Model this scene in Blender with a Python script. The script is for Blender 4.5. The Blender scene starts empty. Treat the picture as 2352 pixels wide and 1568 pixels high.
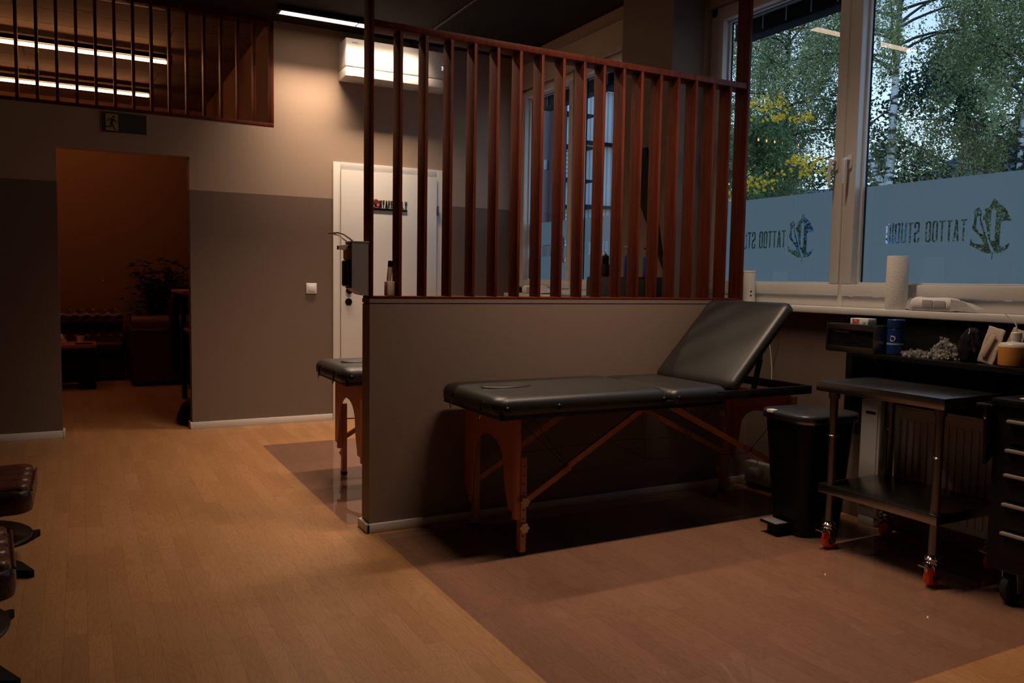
import bpy, bmesh, math, random
import numpy as np
from mathutils import Vector, Matrix
PI = math.pi
S = bpy.context.scene
COL = S.collection

# ------------------------------------------------------------------ camera
CAMH = 1.18
yaw, pitch, roll = 0.490633140, 0.0747677915, -0.0167147709
Fv = Vector((math.sin(yaw)*math.cos(pitch), math.cos(yaw)*math.cos(pitch), -math.sin(pitch)))
Rv = Vector((math.cos(yaw), -math.sin(yaw), 0))
Dv = Fv.cross(Rv)
R2 = math.cos(roll)*Rv + math.sin(roll)*Dv
D2 = -math.sin(roll)*Rv + math.cos(roll)*Dv
cd = bpy.data.cameras.new('camera'); cam = bpy.data.objects.new('camera', cd); COL.objects.link(cam)
M = Matrix.Identity(4)
for i in range(3):
    M[i][0] = R2[i]; M[i][1] = -D2[i]; M[i][2] = -Fv[i]
M[2][3] = CAMH
cam.matrix_world = M
cd.sensor_width = 36.0; cd.lens = 1858.7/2352*36.0; cd.clip_start = 0.05; cd.clip_end = 500
S.camera = cam

# ------------------------------------------------------------------ world (dusk sky) and exposure
w = bpy.data.worlds.new('dusk_sky'); S.world = w; w.use_nodes = True
nt = w.node_tree; nt.nodes.clear()
bg = nt.nodes.new('ShaderNodeBackground'); out = nt.nodes.new('ShaderNodeOutputWorld')
tc = nt.nodes.new('ShaderNodeTexCoord'); sx = nt.nodes.new('ShaderNodeSeparateXYZ'); cr = nt.nodes.new('ShaderNodeValToRGB')
cr.color_ramp.elements[0].position = 0.0; cr.color_ramp.elements[0].color = (0.74, 0.90, 1.0, 1)
cr.color_ramp.elements[1].position = 0.42; cr.color_ramp.elements[1].color = (0.20, 0.37, 0.68, 1)
_e = cr.color_ramp.elements.new(0.15); _e.color = (0.62, 0.82, 1.0, 1)
nt.links.new(tc.outputs['Generated'], sx.inputs[0]); nt.links.new(sx.outputs['Z'], cr.inputs[0])
nt.links.new(cr.outputs[0], bg.inputs[0]); nt.links.new(bg.outputs[0], out.inputs[0])
bg.inputs[1].default_value = 1.6
LAMP = (1.0, 0.74, 0.53)          # colour of the ceiling luminaires
LAMP_W = 7.0                     # radiance of their diffusers
LAMP_P = 76.0; BEAM_X = 0.88; BEAM_Y = 1.30; LAMP1 = 0.72; LAMP3 = 0.90    # downlight power per metre, beam, dimming of the front lamp
TUBE = (1.0, 0.42, 0.17); TUBE_W = 20.0
S.view_settings.view_transform = 'Standard'
S.view_settings.look = 'None'
S.view_settings.exposure = 0.0
S.view_settings.gamma = 1.0
S.view_settings.use_curve_mapping = False

# ------------------------------------------------------------------ materials
def mat(name, col, rough=0.6, metal=0.0, noise=0.0, nscale=20.0, bump=0.0, bscale=80.0, coat=0.0, spec=0.5, trans=0.0, emit=None, stretch=None, ior=1.45, alpha=1.0):
    m = bpy.data.materials.new(name); m.use_nodes = True
    t = m.node_tree; b = t.nodes['Principled BSDF']
    b.inputs['Base Color'].default_value = (*col, 1); b.inputs['Roughness'].default_value = rough
    b.inputs['Metallic'].default_value = metal; b.inputs['Coat Weight'].default_value = coat
    b.inputs['Specular IOR Level'].default_value = spec; b.inputs['Transmission Weight'].default_value = trans
    b.inputs['IOR'].default_value = ior; b.inputs['Alpha'].default_value = alpha
    if emit: b.inputs['Emission Color'].default_value = (*emit[0], 1); b.inputs['Emission Strength'].default_value = emit[1]
    g = t.nodes.new('ShaderNodeTexCoord'); mp = t.nodes.new('ShaderNodeMapping')
    t.links.new(g.outputs['Object'], mp.inputs[0])
    if stretch: mp.inputs['Scale'].default_value = stretch
    n = t.nodes.new('ShaderNodeTexNoise'); n.inputs['Scale'].default_value = nscale; n.inputs['Detail'].default_value = 5
    t.links.new(mp.outputs[0], n.inputs['Vector'])
    mx = t.nodes.new('ShaderNodeMix'); mx.data_type = 'RGBA'
    k = noise
    mx.inputs[6].default_value = (*[c*(1-k) for c in col], 1); mx.inputs[7].default_value = (*[min(1, c*(1+k)) for c in col], 1)
    t.links.new(n.outputs['Fac'], mx.inputs[0]); t.links.new(mx.outputs[2], b.inputs['Base Color'])
    if bump:
        n2 = t.nodes.new('ShaderNodeTexNoise'); n2.inputs['Scale'].default_value = bscale; n2.inputs['Detail'].default_value = 3
        t.links.new(mp.outputs[0], n2.inputs['Vector'])
        bp = t.nodes.new('ShaderNodeBump'); bp.inputs['Strength'].default_value = bump; bp.inputs['Distance'].default_value = 0.01
        t.links.new(n2.outputs['Fac'], bp.inputs['Height']); t.links.new(bp.outputs[0], b.inputs['Normal'])
    return m

def wall_two_tone(name, top, low, zsplit):
    m = mat(name, top, 0.75, bump=0.06, bscale=160, spec=0.25)
    t = m.node_tree; b = t.nodes['Principled BSDF']
    g = t.nodes.new('ShaderNodeNewGeometry'); s = t.nodes.new('ShaderNodeSeparateXYZ'); c = t.nodes.new('ShaderNodeMath'); c.operation = 'GREATER_THAN'
    c.inputs[1].default_value = zsplit
    mx = t.nodes.new('ShaderNodeMix'); mx.data_type = 'RGBA'
    mx.inputs[6].default_value = (*low, 1); mx.inputs[7].default_value = (*top, 1)
    t.links.new(g.outputs['Position'], s.inputs[0]); t.links.new(s.outputs['Z'], c.inputs[0]); t.links.new(c.outputs[0], mx.inputs[0])
    t.links.new(mx.outputs[2], b.inputs['Base Color'])
    return m

def floor_mat():
    m = bpy.data.materials.new('oak_strip_floor'); m.use_nodes = True
    t = m.node_tree; b = t.nodes['Principled BSDF']; N = t.nodes.new; L = t.links.new
    g = N('ShaderNodeNewGeometry'); s = N('ShaderNodeSeparateXYZ'); L(g.outputs['Position'], s.inputs[0])
    def math_(op, a, bb):
        n = N('ShaderNodeMath'); n.operation = op
        for i, v in enumerate((a, bb)):
            if v is None: continue
            if isinstance(v, (int, float)): n.inputs[i].default_value = v
            else: L(v, n.inputs[i])
        return n.outputs[0]
    W = 0.069; LN = 0.43
    vx = math_('DIVIDE', s.outputs['X'], W); row = math_('FLOOR', vx, None)
    wn = N('ShaderNodeTexWhiteNoise'); wn.noise_dimensions = '1D'; L(row, wn.inputs['W'])
    off = math_('MULTIPLY', wn.outputs['Value'], 7.31)
    vy = math_('ADD', math_('DIVIDE', s.outputs['Y'], LN), off)
    col_ = math_('FLOOR', vy, None)
    cb = N('ShaderNodeCombineXYZ'); L(row, cb.inputs[0]); L(col_, cb.inputs[1])
    w2 = N('ShaderNodeTexWhiteNoise'); w2.noise_dimensions = '2D'; L(cb.outputs[0], w2.inputs['Vector'])
    fx = math_('FRACT', vx, None); fy = math_('FRACT', vy, None)
    ex = math_('MINIMUM', fx, math_('SUBTRACT', 1.0, fx)); ey = math_('MINIMUM', fy, math_('SUBTRACT', 1.0, fy))
    gx = math_('LESS_THAN', ex, 0.012); gy = math_('LESS_THAN', ey, 0.0022); gap = math_('MAXIMUM', gx, gy)
    # grain: contour lines of a stretched noise
    sc = N('ShaderNodeCombineXYZ')
    rnd = math_('MULTIPLY', w2.outputs['Value'], 37.0)
    L(math_('ADD', math_('MULTIPLY', s.outputs['X'], 11.0), rnd), sc.inputs[0]); L(math_('ADD', math_('MULTIPLY', s.outputs['Y'], 2.1), rnd), sc.inputs[1])
    n1 = N('ShaderNodeTexNoise'); n1.inputs['Scale'].default_value = 1.0; n1.inputs['Detail'].default_value = 1.5; n1.inputs['Distortion'].default_value = .3; L(sc.outputs[0], n1.inputs['Vector'])
    rg = math_('FRACT', math_('MULTIPLY', n1.outputs['Fac'], 17.0), None)
    ring = math_('POWER', math_('ABSOLUTE', math_('SUBTRACT', math_('MULTIPLY', rg, 2.0), 1.0), None), 4.0)
    sf = N('ShaderNodeCombineXYZ'); L(math_('MULTIPLY', s.outputs['X'], 260.0), sf.inputs[0]); L(math_('MULTIPLY', s.outputs['Y'], 14.0), sf.inputs[1])
    n2 = N('ShaderNodeTexNoise'); n2.inputs['Scale'].default_value = 1.0; n2.inputs['Detail'].default_value = 3; L(sf.outputs[0], n2.inputs['Vector'])
    ramp = N('ShaderNodeValToRGB'); L(w2.outputs['Value'], ramp.inputs[0])
    ramp.color_ramp.elements[0].color = (0.345, 0.166, 0.066, 1); ramp.color_ramp.elements[1].color = (0.405, 0.205, 0.088, 1)
    e = ramp.color_ramp.elements.new(0.5); e.color = (0.375, 0.186, 0.076, 1)
    fac = math_('ADD', math_('MULTIPLY', ring, 0.17), math_('MULTIPLY', math_('SUBTRACT', n2.outputs['Fac'], 0.5), 0.45))
    fac = math_('ADD', fac, math_('MULTIPLY', gap, 0.30))
    val = math_('SUBTRACT', 1.0, fac)
    vm = N('ShaderNodeVectorMath'); vm.operation = 'SCALE'; L(ramp.outputs[0], vm.inputs[0]); L(val, vm.inputs['Scale'])
    L(vm.outputs[0], b.inputs['Base Color'])
    b.inputs['Roughness'].default_value = 0.42; b.inputs['Specular IOR Level'].default_value = 0.35
    bp = N('ShaderNodeBump'); bp.inputs['Strength'].default_value = 0.15; bp.inputs['Distance'].default_value = 0.002
    L(math_('SUBTRACT', 1.0, fac), bp.inputs['Height']); L(bp.outputs[0], b.inputs['Normal'])
    return m

def mix_mat(name, tint, gloss_rough, ior=1.5, bump=0.0, bscale=1.5, haze=0.0, hazecol=(.5, .5, .5), bdist=.02, sides=1):
    """clear sheet: tinted transparency under a fresnel reflection, with a little haze"""
    m = bpy.data.materials.new(name); m.use_nodes = True; t = m.node_tree; t.nodes.clear(); N = t.nodes.new; L = t.links.new
    o = N('ShaderNodeOutputMaterial'); tr = N('ShaderNodeBsdfTransparent'); gl = N('ShaderNodeBsdfGlossy'); mx = N('ShaderNodeMixShader')
    gg = N('ShaderNodeNewGeometry'); dt = N('ShaderNodeVectorMath'); dt.operation = 'DOT_PRODUCT'; L(gg.outputs['Normal'], dt.inputs[0]); L(gg.outputs['Incoming'], dt.inputs[1])
    ab = N('ShaderNodeMath'); ab.operation = 'ABSOLUTE'; L(dt.outputs['Value'], ab.inputs[0]); om = N('ShaderNodeMath'); om.operation = 'SUBTRACT'; om.inputs[0].default_value = 1; L(ab.outputs[0], om.inputs[1])
    pw = N('ShaderNodeMath'); pw.operation = 'POWER'; pw.inputs[1].default_value = 5; L(om.outputs[0], pw.inputs[0]); f0 = ((ior-1)/(ior+1))**2*sides
    fr = N('ShaderNodeMath'); fr.operation = 'MULTIPLY_ADD'; fr.inputs[1].default_value = 1-f0; fr.inputs[2].default_value = f0; L(pw.outputs[0], fr.inputs[0])
    tr.inputs[0].default_value = (*tint, 1); gl.inputs['Roughness'].default_value = gloss_rough
    df = N('ShaderNodeBsdfDiffuse'); df.inputs[0].default_value = (*hazecol, 1); mh = N('ShaderNodeMixShader'); mh.inputs[0].default_value = haze
    L(tr.outputs[0], mh.inputs[1]); L(df.outputs[0], mh.inputs[2])
    L(fr.outputs[0], mx.inputs[0]); L(mh.outputs[0], mx.inputs[1]); L(gl.outputs[0], mx.inputs[2]); L(mx.outputs[0], o.inputs[0])
    if bump:
        g = N('ShaderNodeNewGeometry'); n = N('ShaderNodeTexNoise'); n.inputs['Scale'].default_value = bscale; n.inputs['Detail'].default_value = 1.0
        b = N('ShaderNodeBump'); b.inputs['Strength'].default_value = bump; b.inputs['Distance'].default_value = bdist
        L(g.outputs['Position'], n.inputs['Vector']); L(n.outputs['Fac'], b.inputs['Height']); L(b.outputs[0], gl.inputs['Normal']); L(b.outputs[0], dt.inputs[0])
    return m

def film_mat():
    m = bpy.data.materials.new('frosted_film'); m.use_nodes = True; t = m.node_tree; t.nodes.clear(); N = t.nodes.new; L = t.links.new
    o = N('ShaderNodeOutputMaterial'); tl = N('ShaderNodeBsdfTranslucent'); df = N('ShaderNodeBsdfDiffuse'); mx = N('ShaderNodeMixShader')
    tl.inputs[0].default_value = (0.33, 0.37, 0.33, 1); df.inputs[0].default_value = (0.30, 0.31, 0.31, 1); mx.inputs[0].default_value = 0.25
    L(tl.outputs[0], mx.inputs[1]); L(df.outputs[0], mx.inputs[2]); L(mx.outputs[0], o.inputs[0])
    return m

def leaf_mat(name, cols, tl=0.35):
    m = bpy.data.materials.new(name); m.use_nodes = True; t = m.node_tree; t.nodes.clear(); N = t.nodes.new; L = t.links.new
    o = N('ShaderNodeOutputMaterial'); g = N('ShaderNodeNewGeometry'); r = N('ShaderNodeValToRGB'); d = N('ShaderNodeBsdfDiffuse'); a = N('ShaderNodeBsdfTranslucent'); mx = N('ShaderNodeMixShader')
    L(g.outputs['Random Per Island'], r.inputs[0])
    r.color_ramp.elements[0].color = (*cols[0], 1); r.color_ramp.elements[1].color = (*cols[-1], 1); r.color_ramp.elements[0].position = 0; r.color_ramp.elements[1].position = 1
    for i, c in enumerate(cols[1:-1]):
        e = r.color_ramp.elements.new((i+1)/(len(cols)-1)); e.color = (*c, 1)
    L(r.outputs[0], d.inputs[0]); L(r.outputs[0], a.inputs[0]); mx.inputs[0].default_value = tl
    L(d.outputs[0], mx.inputs[1]); L(a.outputs[0], mx.inputs[2]); L(mx.outputs[0], o.inputs[0])
    return m

def emis(name, col, st):
    m = bpy.data.materials.new(name); m.use_nodes = True; t = m.node_tree; t.nodes.clear()
    o = t.nodes.new('ShaderNodeOutputMaterial'); e = t.nodes.new('ShaderNodeEmission'); e.inputs[0].default_value = (*col, 1); e.inputs[1].default_value = st
    t.links.new(e.outputs[0], o.inputs[0]); return m

m_floor = floor_mat()
UP = (0.390, 0.285, 0.215); LOW = (0.165, 0.115, 0.088)
m_wall = wall_two_tone('taupe_two_tone_paint', UP, LOW, 1.825)
m_taupe = mat('taupe_paint', (0.20, 0.138, 0.108), 0.6, bump=0.05, bscale=180, spec=0.3)
m_pillar = mat('pillar_paint', (0.20, 0.145, 0.11), 0.7, bump=0.05, bscale=150, spec=0.25)
m_beige = mat('beige_reveal_paint', (0.50, 0.42, 0.32), 0.7, bump=0.05)
m_ceil = mat('charcoal_ceiling_paint', (0.026, 0.023, 0.020), 0.9, spec=0.1, noise=0.2, nscale=1.5, bump=0.25, bscale=30)
m_lounge = mat('rust_brown_paint', (0.21, 0.095, 0.052), 0.85, bump=0.06, bscale=120)
m_white = mat('white_lacquer', (0.68, 0.65, 0.62), 0.38, bump=0.02, bscale=200)
m_pvc = mat('white_pvc_frame', (0.72, 0.70, 0.67), 0.35)
m_base = mat('white_skirting', (0.62, 0.58, 0.53), 0.45)
m_wood = mat('mahogany_stained_wood', (0.090, 0.0150, 0.0045), 0.5, noise=0.75, nscale=5, stretch=(9, 9, 0.8), bump=0.25, bscale=9, spec=0.16)
m_beech = mat('beech_wood', (0.44, 0.155, 0.05), 0.45, noise=0.25, nscale=9, stretch=(6, 6, 1), bump=0.1, bscale=20)
m_ply = mat('beech_plywood', (0.38, 0.105, 0.032), 0.40, noise=0.15, nscale=7, stretch=(1, 4, 1))
m_knob = mat('pale_wood_knob', (0.62, 0.36, 0.17), 0.45, noise=0.2)
m_vinyl = mat('black_vinyl', (0.017, 0.016, 0.014), 0.40, bump=0.12, bscale=260, spec=0.55, noise=0.1)
m_blackw = mat('black_painted_frame', (0.010, 0.009, 0.009), 0.45, spec=0.3, noise=0.2)
m_black = mat('black_plastic', (0.006, 0.006, 0.006), 0.35, spec=0.22, noise=0.2)
m_blackm = mat('black_matte', (0.005, 0.005, 0.005), 0.65, spec=0.2, noise=0.2)
m_lid = mat('black_satin_lid', (0.03, 0.032, 0.036), 0.32, noise=0.1)
m_steel = mat('brushed_steel', (0.33, 0.32, 0.31), 0.26, 1.0, noise=0.12, nscale=3, stretch=(40, 1, 40), bump=0.03, bscale=8)
m_chrome = mat('chrome', (0.7, 0.7, 0.7), 0.12, 1.0)
m_dsteel = mat('dark_steel', (0.22, 0.20, 0.19), 0.35, 1.0)
m_satin = mat('satin_aluminium', (0.36, 0.32, 0.30), 0.45, 0.55, noise=0.08, nscale=200)
m_orange = mat('orange_polyurethane', (0.85, 0.075, 0.015), 0.4, noise=0.15)
m_rubber = mat('black_rubber', (0.012, 0.012, 0.012), 0.7, noise=0.2)
m_leather = mat('oxblood_leather', (0.105, 0.032, 0.018), 0.33, noise=0.35, nscale=12, bump=0.3, bscale=70)
m_dleather = mat('dark_leather', (0.040, 0.016, 0.012), 0.33, noise=0.4, nscale=10, bump=0.25, bscale=60)
m_plank = mat('red_stained_board', (0.36, 0.12, 0.05), 0.4, noise=0.3, nscale=6, stretch=(1, 8, 8))
m_plastic = mat('white_plastic', (0.74, 0.72, 0.68), 0.4)
m_beigep = mat('warm_beige_plastic', (0.60, 0.43, 0.33), 0.45)
m_paper = mat('paper', (0.74, 0.71, 0.68), 0.9, bump=0.25, bscale=150)
m_grey = mat('grey_print', (0.42, 0.40, 0.44), 0.6)
m_red = mat('red_print', (0.62, 0.05, 0.04), 0.5)
m_cyan = mat('teal_print', (0.05, 0.35, 0.45), 0.5)
m_blue = mat('blue_plastic', (0.010, 0.04, 0.16), 0.3, noise=0.1)
m_lblue = mat('pale_blue_band', (0.25, 0.42, 0.60), 0.35)
m_signg = mat('sign_yellow', (0.38, 0.30, 0.10), 0.5)
m_signk = mat('sign_dark_green', (0.006, 0.010, 0.007), 0.22, bump=0.9, bscale=420, spec=0.8)
m_clear = mat('clear_cup_plastic', (0.45, 0.43, 0.40), 0.25, trans=0.0, noise=0.1, alpha=0.35)
m_pouch = mat('pouch_film', (0.62, 0.52, 0.45), 0.25, noise=0.25, nscale=30, bump=0.5, bscale=30)
m_bag = mat('clear_bag_film', (0.62, 0.62, 0.64), 0.18, noise=0.2, nscale=20, bump=0.6, bscale=18)
m_soap = mat('amber_liquid_bottle', (0.62, 0.26, 0.05), 0.25, noise=0.08, nscale=5)
m_milk = mat('milky_plastic', (0.66, 0.60, 0.52), 0.35)
m_green = leaf_mat('pot_plant_leaf', [(0.05, 0.07, 0.015), (0.10, 0.12, 0.03), (0.16, 0.17, 0.05)])
m_birch_leaf = leaf_mat('birch_leaf', [(0.10, 0.15, 0.065), (0.22, 0.27, 0.115), (0.33, 0.37, 0.17), (0.52, 0.54, 0.32)])
m_maple_leaf = leaf_mat('maple_leaf', [(0.07, 0.12, 0.06), (0.12, 0.19, 0.08), (0.16, 0.23, 0.09), (0.2, 0.27, 0.12)])
m_yellow_leaf = leaf_mat('yellow_leaf', [(0.70, 0.42, 0.03), (0.85, 0.58, 0.05), (0.6, 0.35, 0.04)])
m_dark_leaf = leaf_mat('shaded_leaf', [(0.04, 0.075, 0.05), (0.07, 0.115, 0.075), (0.10, 0.15, 0.09)])
m_pane = mix_mat('window_glass', (0.91, 0.94, 0.94), 0.0, 1.5, sides=2.2)
m_mat = mix_mat('clear_vinyl_mat', (0.80, 0.76, 0.79), 0.035, 1.52, bump=0.5, bscale=2.6, haze=0.10, hazecol=(0.42, 0.32, 0.33), bdist=.006)
m_film = film_mat()
m_lamp = emis('lit_diffuser', LAMP, LAMP_W)
m_tube = emis('warm_tube', TUBE, TUBE_W)
m_hill = mat('misty_hill', (0.05, 0.10, 0.17), 0.95, noise=0.3, nscale=0.3)
m_ground = mat('pale_gravel', (0.30, 0.30, 0.29), 0.9, noise=0.2, nscale=2)
m_maroon = mat('maroon_metal', (0.060, 0.018, 0.024), 0.5, noise=0.2)
m_soffit = mat('light_grey_metal', (0.42, 0.46, 0.50), 0.45)
m_conc = mat('grey_radiator_enamel', (0.45, 0.40, 0.35), 0.5)
m_cable = mat('white_cable', (0.55, 0.52, 0.48), 0.5)

def birch_bark():
    m = mat('birch_bark', (0.72, 0.72, 0.70), 0.8)
    t = m.node_tree; b = t.nodes['Principled BSDF']; N = t.nodes.new; L = t.links.new
    g = N('ShaderNodeTexCoord'); mp = N('ShaderNodeMapping'); mp.inputs['Scale'].default_value = (2, 2, 9)
    n = N('ShaderNodeTexNoise'); n.inputs['Scale'].default_value = 1.6; n.inputs['Detail'].default_value = 4
    r = N('ShaderNodeValToRGB'); r.color_ramp.elements[0].position = 0.43; r.color_ramp.elements[0].color = (0.04, 0.04, 0.04, 1); r.color_ramp.elements[1].position = 0.50; r.color_ramp.elements[1].color = (0.72, 0.74, 0.76, 1)
    L(g.outputs['Object'], mp.inputs[0]); L(mp.outputs[0], n.inputs['Vector']); L(n.outputs['Fac'], r.inputs[0]); L(r.outputs[0], b.inputs['Base Color'])
    return m
m_bark = birch_bark(); m_dbark = mat('dark_bark', (0.06, 0.055, 0.05), 0.9, noise=0.4)

def clad_mat(name, ax, scale, c1, c2):
    m = mat(name, c1, 0.7); t = m.node_tree; b = t.nodes['Principled BSDF']; N = t.nodes.new; L = t.links.new
    g = N('ShaderNodeNewGeometry'); wv = N('ShaderNodeTexWave'); wv.bands_direction = ax; wv.inputs['Scale'].default_value = scale; wv.inputs['Distortion'].default_value = 0
    r = N('ShaderNodeValToRGB'); r.color_ramp.elements[0].position = 0.04; r.color_ramp.elements[0].color = (*c2, 1); r.color_ramp.elements[1].position = 0.16; r.color_ramp.elements[1].color = (*c1, 1)
    L(g.outputs['Position'], wv.inputs['Vector']); L(wv.outputs['Fac'], r.inputs[0]); L(r.outputs[0], b.inputs['Base Color']); return m
m_clad = clad_mat('grey_board_cladding', 'X', 2.6, (0.55, 0.60, 0.66), (0.25, 0.28, 0.31))
m_louv = clad_mat('grey_louvre_cladding', 'Z', 3.2, (0.60, 0.65, 0.70), (0.08, 0.09, 0.10))

# ------------------------------------------------------------------ geometry helpers
def ident(p): return p
class G:
    """collects shapes, links them as ONE mesh object"""
    def __init__(s): s.bm = bmesh.new(); s.mi = 0
    def _tag(s, faces):
        for f in faces: f.material_index = s.mi
    def box(s, x0, x1, y0, y1, z0, z1, bev=0, seg=2, T=None):
        r = bmesh.ops.create_cube(s.bm, size=1.0)
        c = Vector(((x0+x1)/2, (y0+y1)/2, (z0+z1)/2)); d = (abs(x1-x0), abs(y1-y0), abs(z1-z0))
        for v in r['verts']: v.co = Vector((v.co[0]*d[0], v.co[1]*d[1], v.co[2]*d[2])) + c
        vs = list(r['verts']); n0 = None
        if bev:
            es = list({e for v in vs for e in v.link_edges})
            rr = bmesh.ops.bevel(s.bm, geom=es, offset=min(bev, min(d)*.49), segments=seg, profile=0.5, affect='EDGES')
            vs = list({v for f in rr['faces'] for v in f.verts} | {v for v in vs if v.is_valid})
        if T is not None:
            for v in vs: v.co = T @ v.co
        s._tag({f for v in vs for f in v.link_faces}); return s
    def bar(s, a, b, wx, wy, up=(0, 0, 1), bev=0):
        """rectangular bar from a to b"""
        a = Vector(a); b = Vector(b); d = b-a; L = d.length; z = d.normalized(); u = Vector(up)
        if abs(z.dot(u)) > .99: u = Vector((1, 0, 0))
        x = u.cross(z).normalized(); y = z.cross(x)
        T = Matrix(((x[0], y[0], z[0], a[0]), (x[1], y[1], z[1], a[1]), (x[2], y[2], z[2], a[2]), (0, 0, 0, 1)))
        return s.box(-wx/2, wx/2, -wy/2, wy/2, 0, L, bev, 1, T)
    def tube(s, pts, r, n=12, cap=True):
        pts = [Vector(p) for p in pts]; rs = r if isinstance(r, (list, tuple)) else [r]*len(pts)
        rings = []; prev = None
        for i, p in enumerate(pts):
            d = (pts[min(i+1, len(pts)-1)]-pts[max(i-1, 0)]).normalized()
            if prev is None: x = d.orthogonal().normalized()
            else: x = (prev - d*prev.dot(d)).normalized()
            prev = x; y = d.cross(x)
            rings.append([s.bm.verts.new(p+(x*math.cos(2*PI*k/n)+y*math.sin(2*PI*k/n))*rs[i]) for k in range(n)])
        fs = []
        for a, b in zip(rings, rings[1:]):
            for k in range(n): fs.append(s.bm.faces.new((a[k], a[(k+1) % n], b[(k+1) % n], b[k])))
        if cap: fs.append(s.bm.faces.new(rings[0][::-1])); fs.append(s.bm.faces.new(rings[-1]))
        s._tag(fs); return s
    def lathe(s, prof, c=(0, 0, 0), axis='z', n=28):
        rings = []
        for r, h in prof:
            ring = []
            for k in range(n):
                a = 2*PI*k/n; p = (r*math.cos(a), r*math.sin(a), h)
                if axis == 'x': p = (h, p[0], p[1])
                elif axis == 'y': p = (p[0], h, p[1])
                ring.append(s.bm.verts.new(Vector(p)+Vector(c)))
            rings.append(ring)
        fs = []
        for a, b in zip(rings, rings[1:]):
            for k in range(n): fs.append(s.bm.faces.new((a[k], a[(k+1) % n], b[(k+1) % n], b[k])))
        fs.append(s.bm.faces.new(rings[0][::-1])); fs.append(s.bm.faces.new(rings[-1]))
        s._tag(fs); return s
    def stack(s, x0, x1, y0, y1, r, lv, n=6, cr=None):
        """rounded-rectangle loops: lv = [(z, inset)]"""
        rings = []
        for z, ins in lv:
            a0, a1, b0, b1 = x0+ins, x1-ins, y0+ins, y1-ins; rr = max(0.001, min(r-ins*0.5, (a1-a0)/2-1e-4, (b1-b0)/2-1e-4)); ring = []
            for (cx, cy, st) in ((a1-rr, b1-rr, 0), (a0+rr, b1-rr, PI/2), (a0+rr, b0+rr, PI), (a1-rr, b0+rr, 1.5*PI)):
                for k in range(n+1):
                    a = st+PI/2*k/n; ring.append(s.bm.verts.new((cx+rr*math.cos(a), cy+rr*math.sin(a), z)))
            rings.append(ring)
        m = len(rings[0]); fs = []
        for a, b in zip(rings, rings[1:]):
            for k in range(m): fs.append(s.bm.faces.new((a[k], a[(k+1) % m], b[(k+1) % m], b[k])))
        fs.append(s.bm.faces.new(rings[0][::-1])); fs.append(s.bm.faces.new(rings[-1])); s._tag(fs); return s
    def prism(s, loop, d, f):
        """loop of 2D points, extruded by d; f maps (u,v,w) to a point"""
        a = [s.bm.verts.new(f(u, v, 0)) for u, v in loop]; b = [s.bm.verts.new(f(u, v, d)) for u, v in loop]
        n = len(loop); fs = [s.bm.faces.new(a[::-1]), s.bm.faces.new(b)]
        for k in range(n): fs.append(s.bm.faces.new((a[k], a[(k+1) % n], b[(k+1) % n], b[k])))
        s._tag(fs); return s
    def quad(s, *p):
        s._tag([s.bm.faces.new([s.bm.verts.new(q) for q in p])]); return s
    def xf(s, T): bmesh.ops.transform(s.bm, matrix=T, verts=s.bm.verts); return s
    def me(s, name, mats, smooth=True, angle=35):
        bmesh.ops.recalc_face_normals(s.bm, faces=s.bm.faces)
        me = bpy.data.meshes.new(name); s.bm.to_mesh(me); s.bm.free()
        for m in (mats if isinstance(mats, (list, tuple)) else [mats]): me.materials.append(m)
        if smooth:
            me.polygons.foreach_set('use_smooth', [True]*len(me.polygons)); me.set_sharp_from_angle(angle=math.radians(angle))
        return me
    def link(s, name, mats, parent=None, smooth=True, angle=35, label=None, world=False):
        if parent is not None and world:
            base = Vector(parent.get('_b', (0, 0, 0))); s.xf(Matrix.Translation(-base))
        o = bpy.data.objects.new(name, s.me(name, mats, smooth, angle)); COL.objects.link(o)
        if parent is not None: o.parent = parent
        if label: o['label'] = label
        return o

BASES = {}
def thing(name, label, cat, loc=(0, 0, 0), rz=0, group=None):
    o = bpy.data.objects.new(name, None); COL.objects.link(o); o.empty_display_size = .1
    o.location = loc; o.rotation_euler = (0, 0, rz); o['label'] = label; o['category'] = cat
    if group: o['group'] = group
    BASES[o.name] = Vector(loc)
    return o
def W(g, name, mats, parent, root=None, **k):
    """link a part whose shape is given in world coordinates"""
    g.xf(Matrix.Translation(-BASES[(root or parent).name])); return g.link(name, mats, parent, **k)
def tag(o, label, cat, group=None):
    o['label'] = label; o['category'] = cat
    if group: o['group'] = group
    return o
def struct(name, g, m, parent=None, **k):
    o = g.link(name, m, parent, **k)
    if parent is None: o['kind'] = 'structure'
    return o
def dup(root, loc, rz=None, label=None, group=None):
    r = root.copy(); COL.objects.link(r); r.location = loc
    if rz is not None: r.rotation_euler = (0, 0, rz)
    if label: r['label'] = label
    if group: r['group'] = group
    BASES[r.name] = Vector(loc)
    for ch in list(root.children):
        c = ch.copy(); COL.objects.link(c); c.parent = r
        for g in ch.children:
            d = g.copy(); COL.objects.link(d); d.parent = c
    return r

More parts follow.
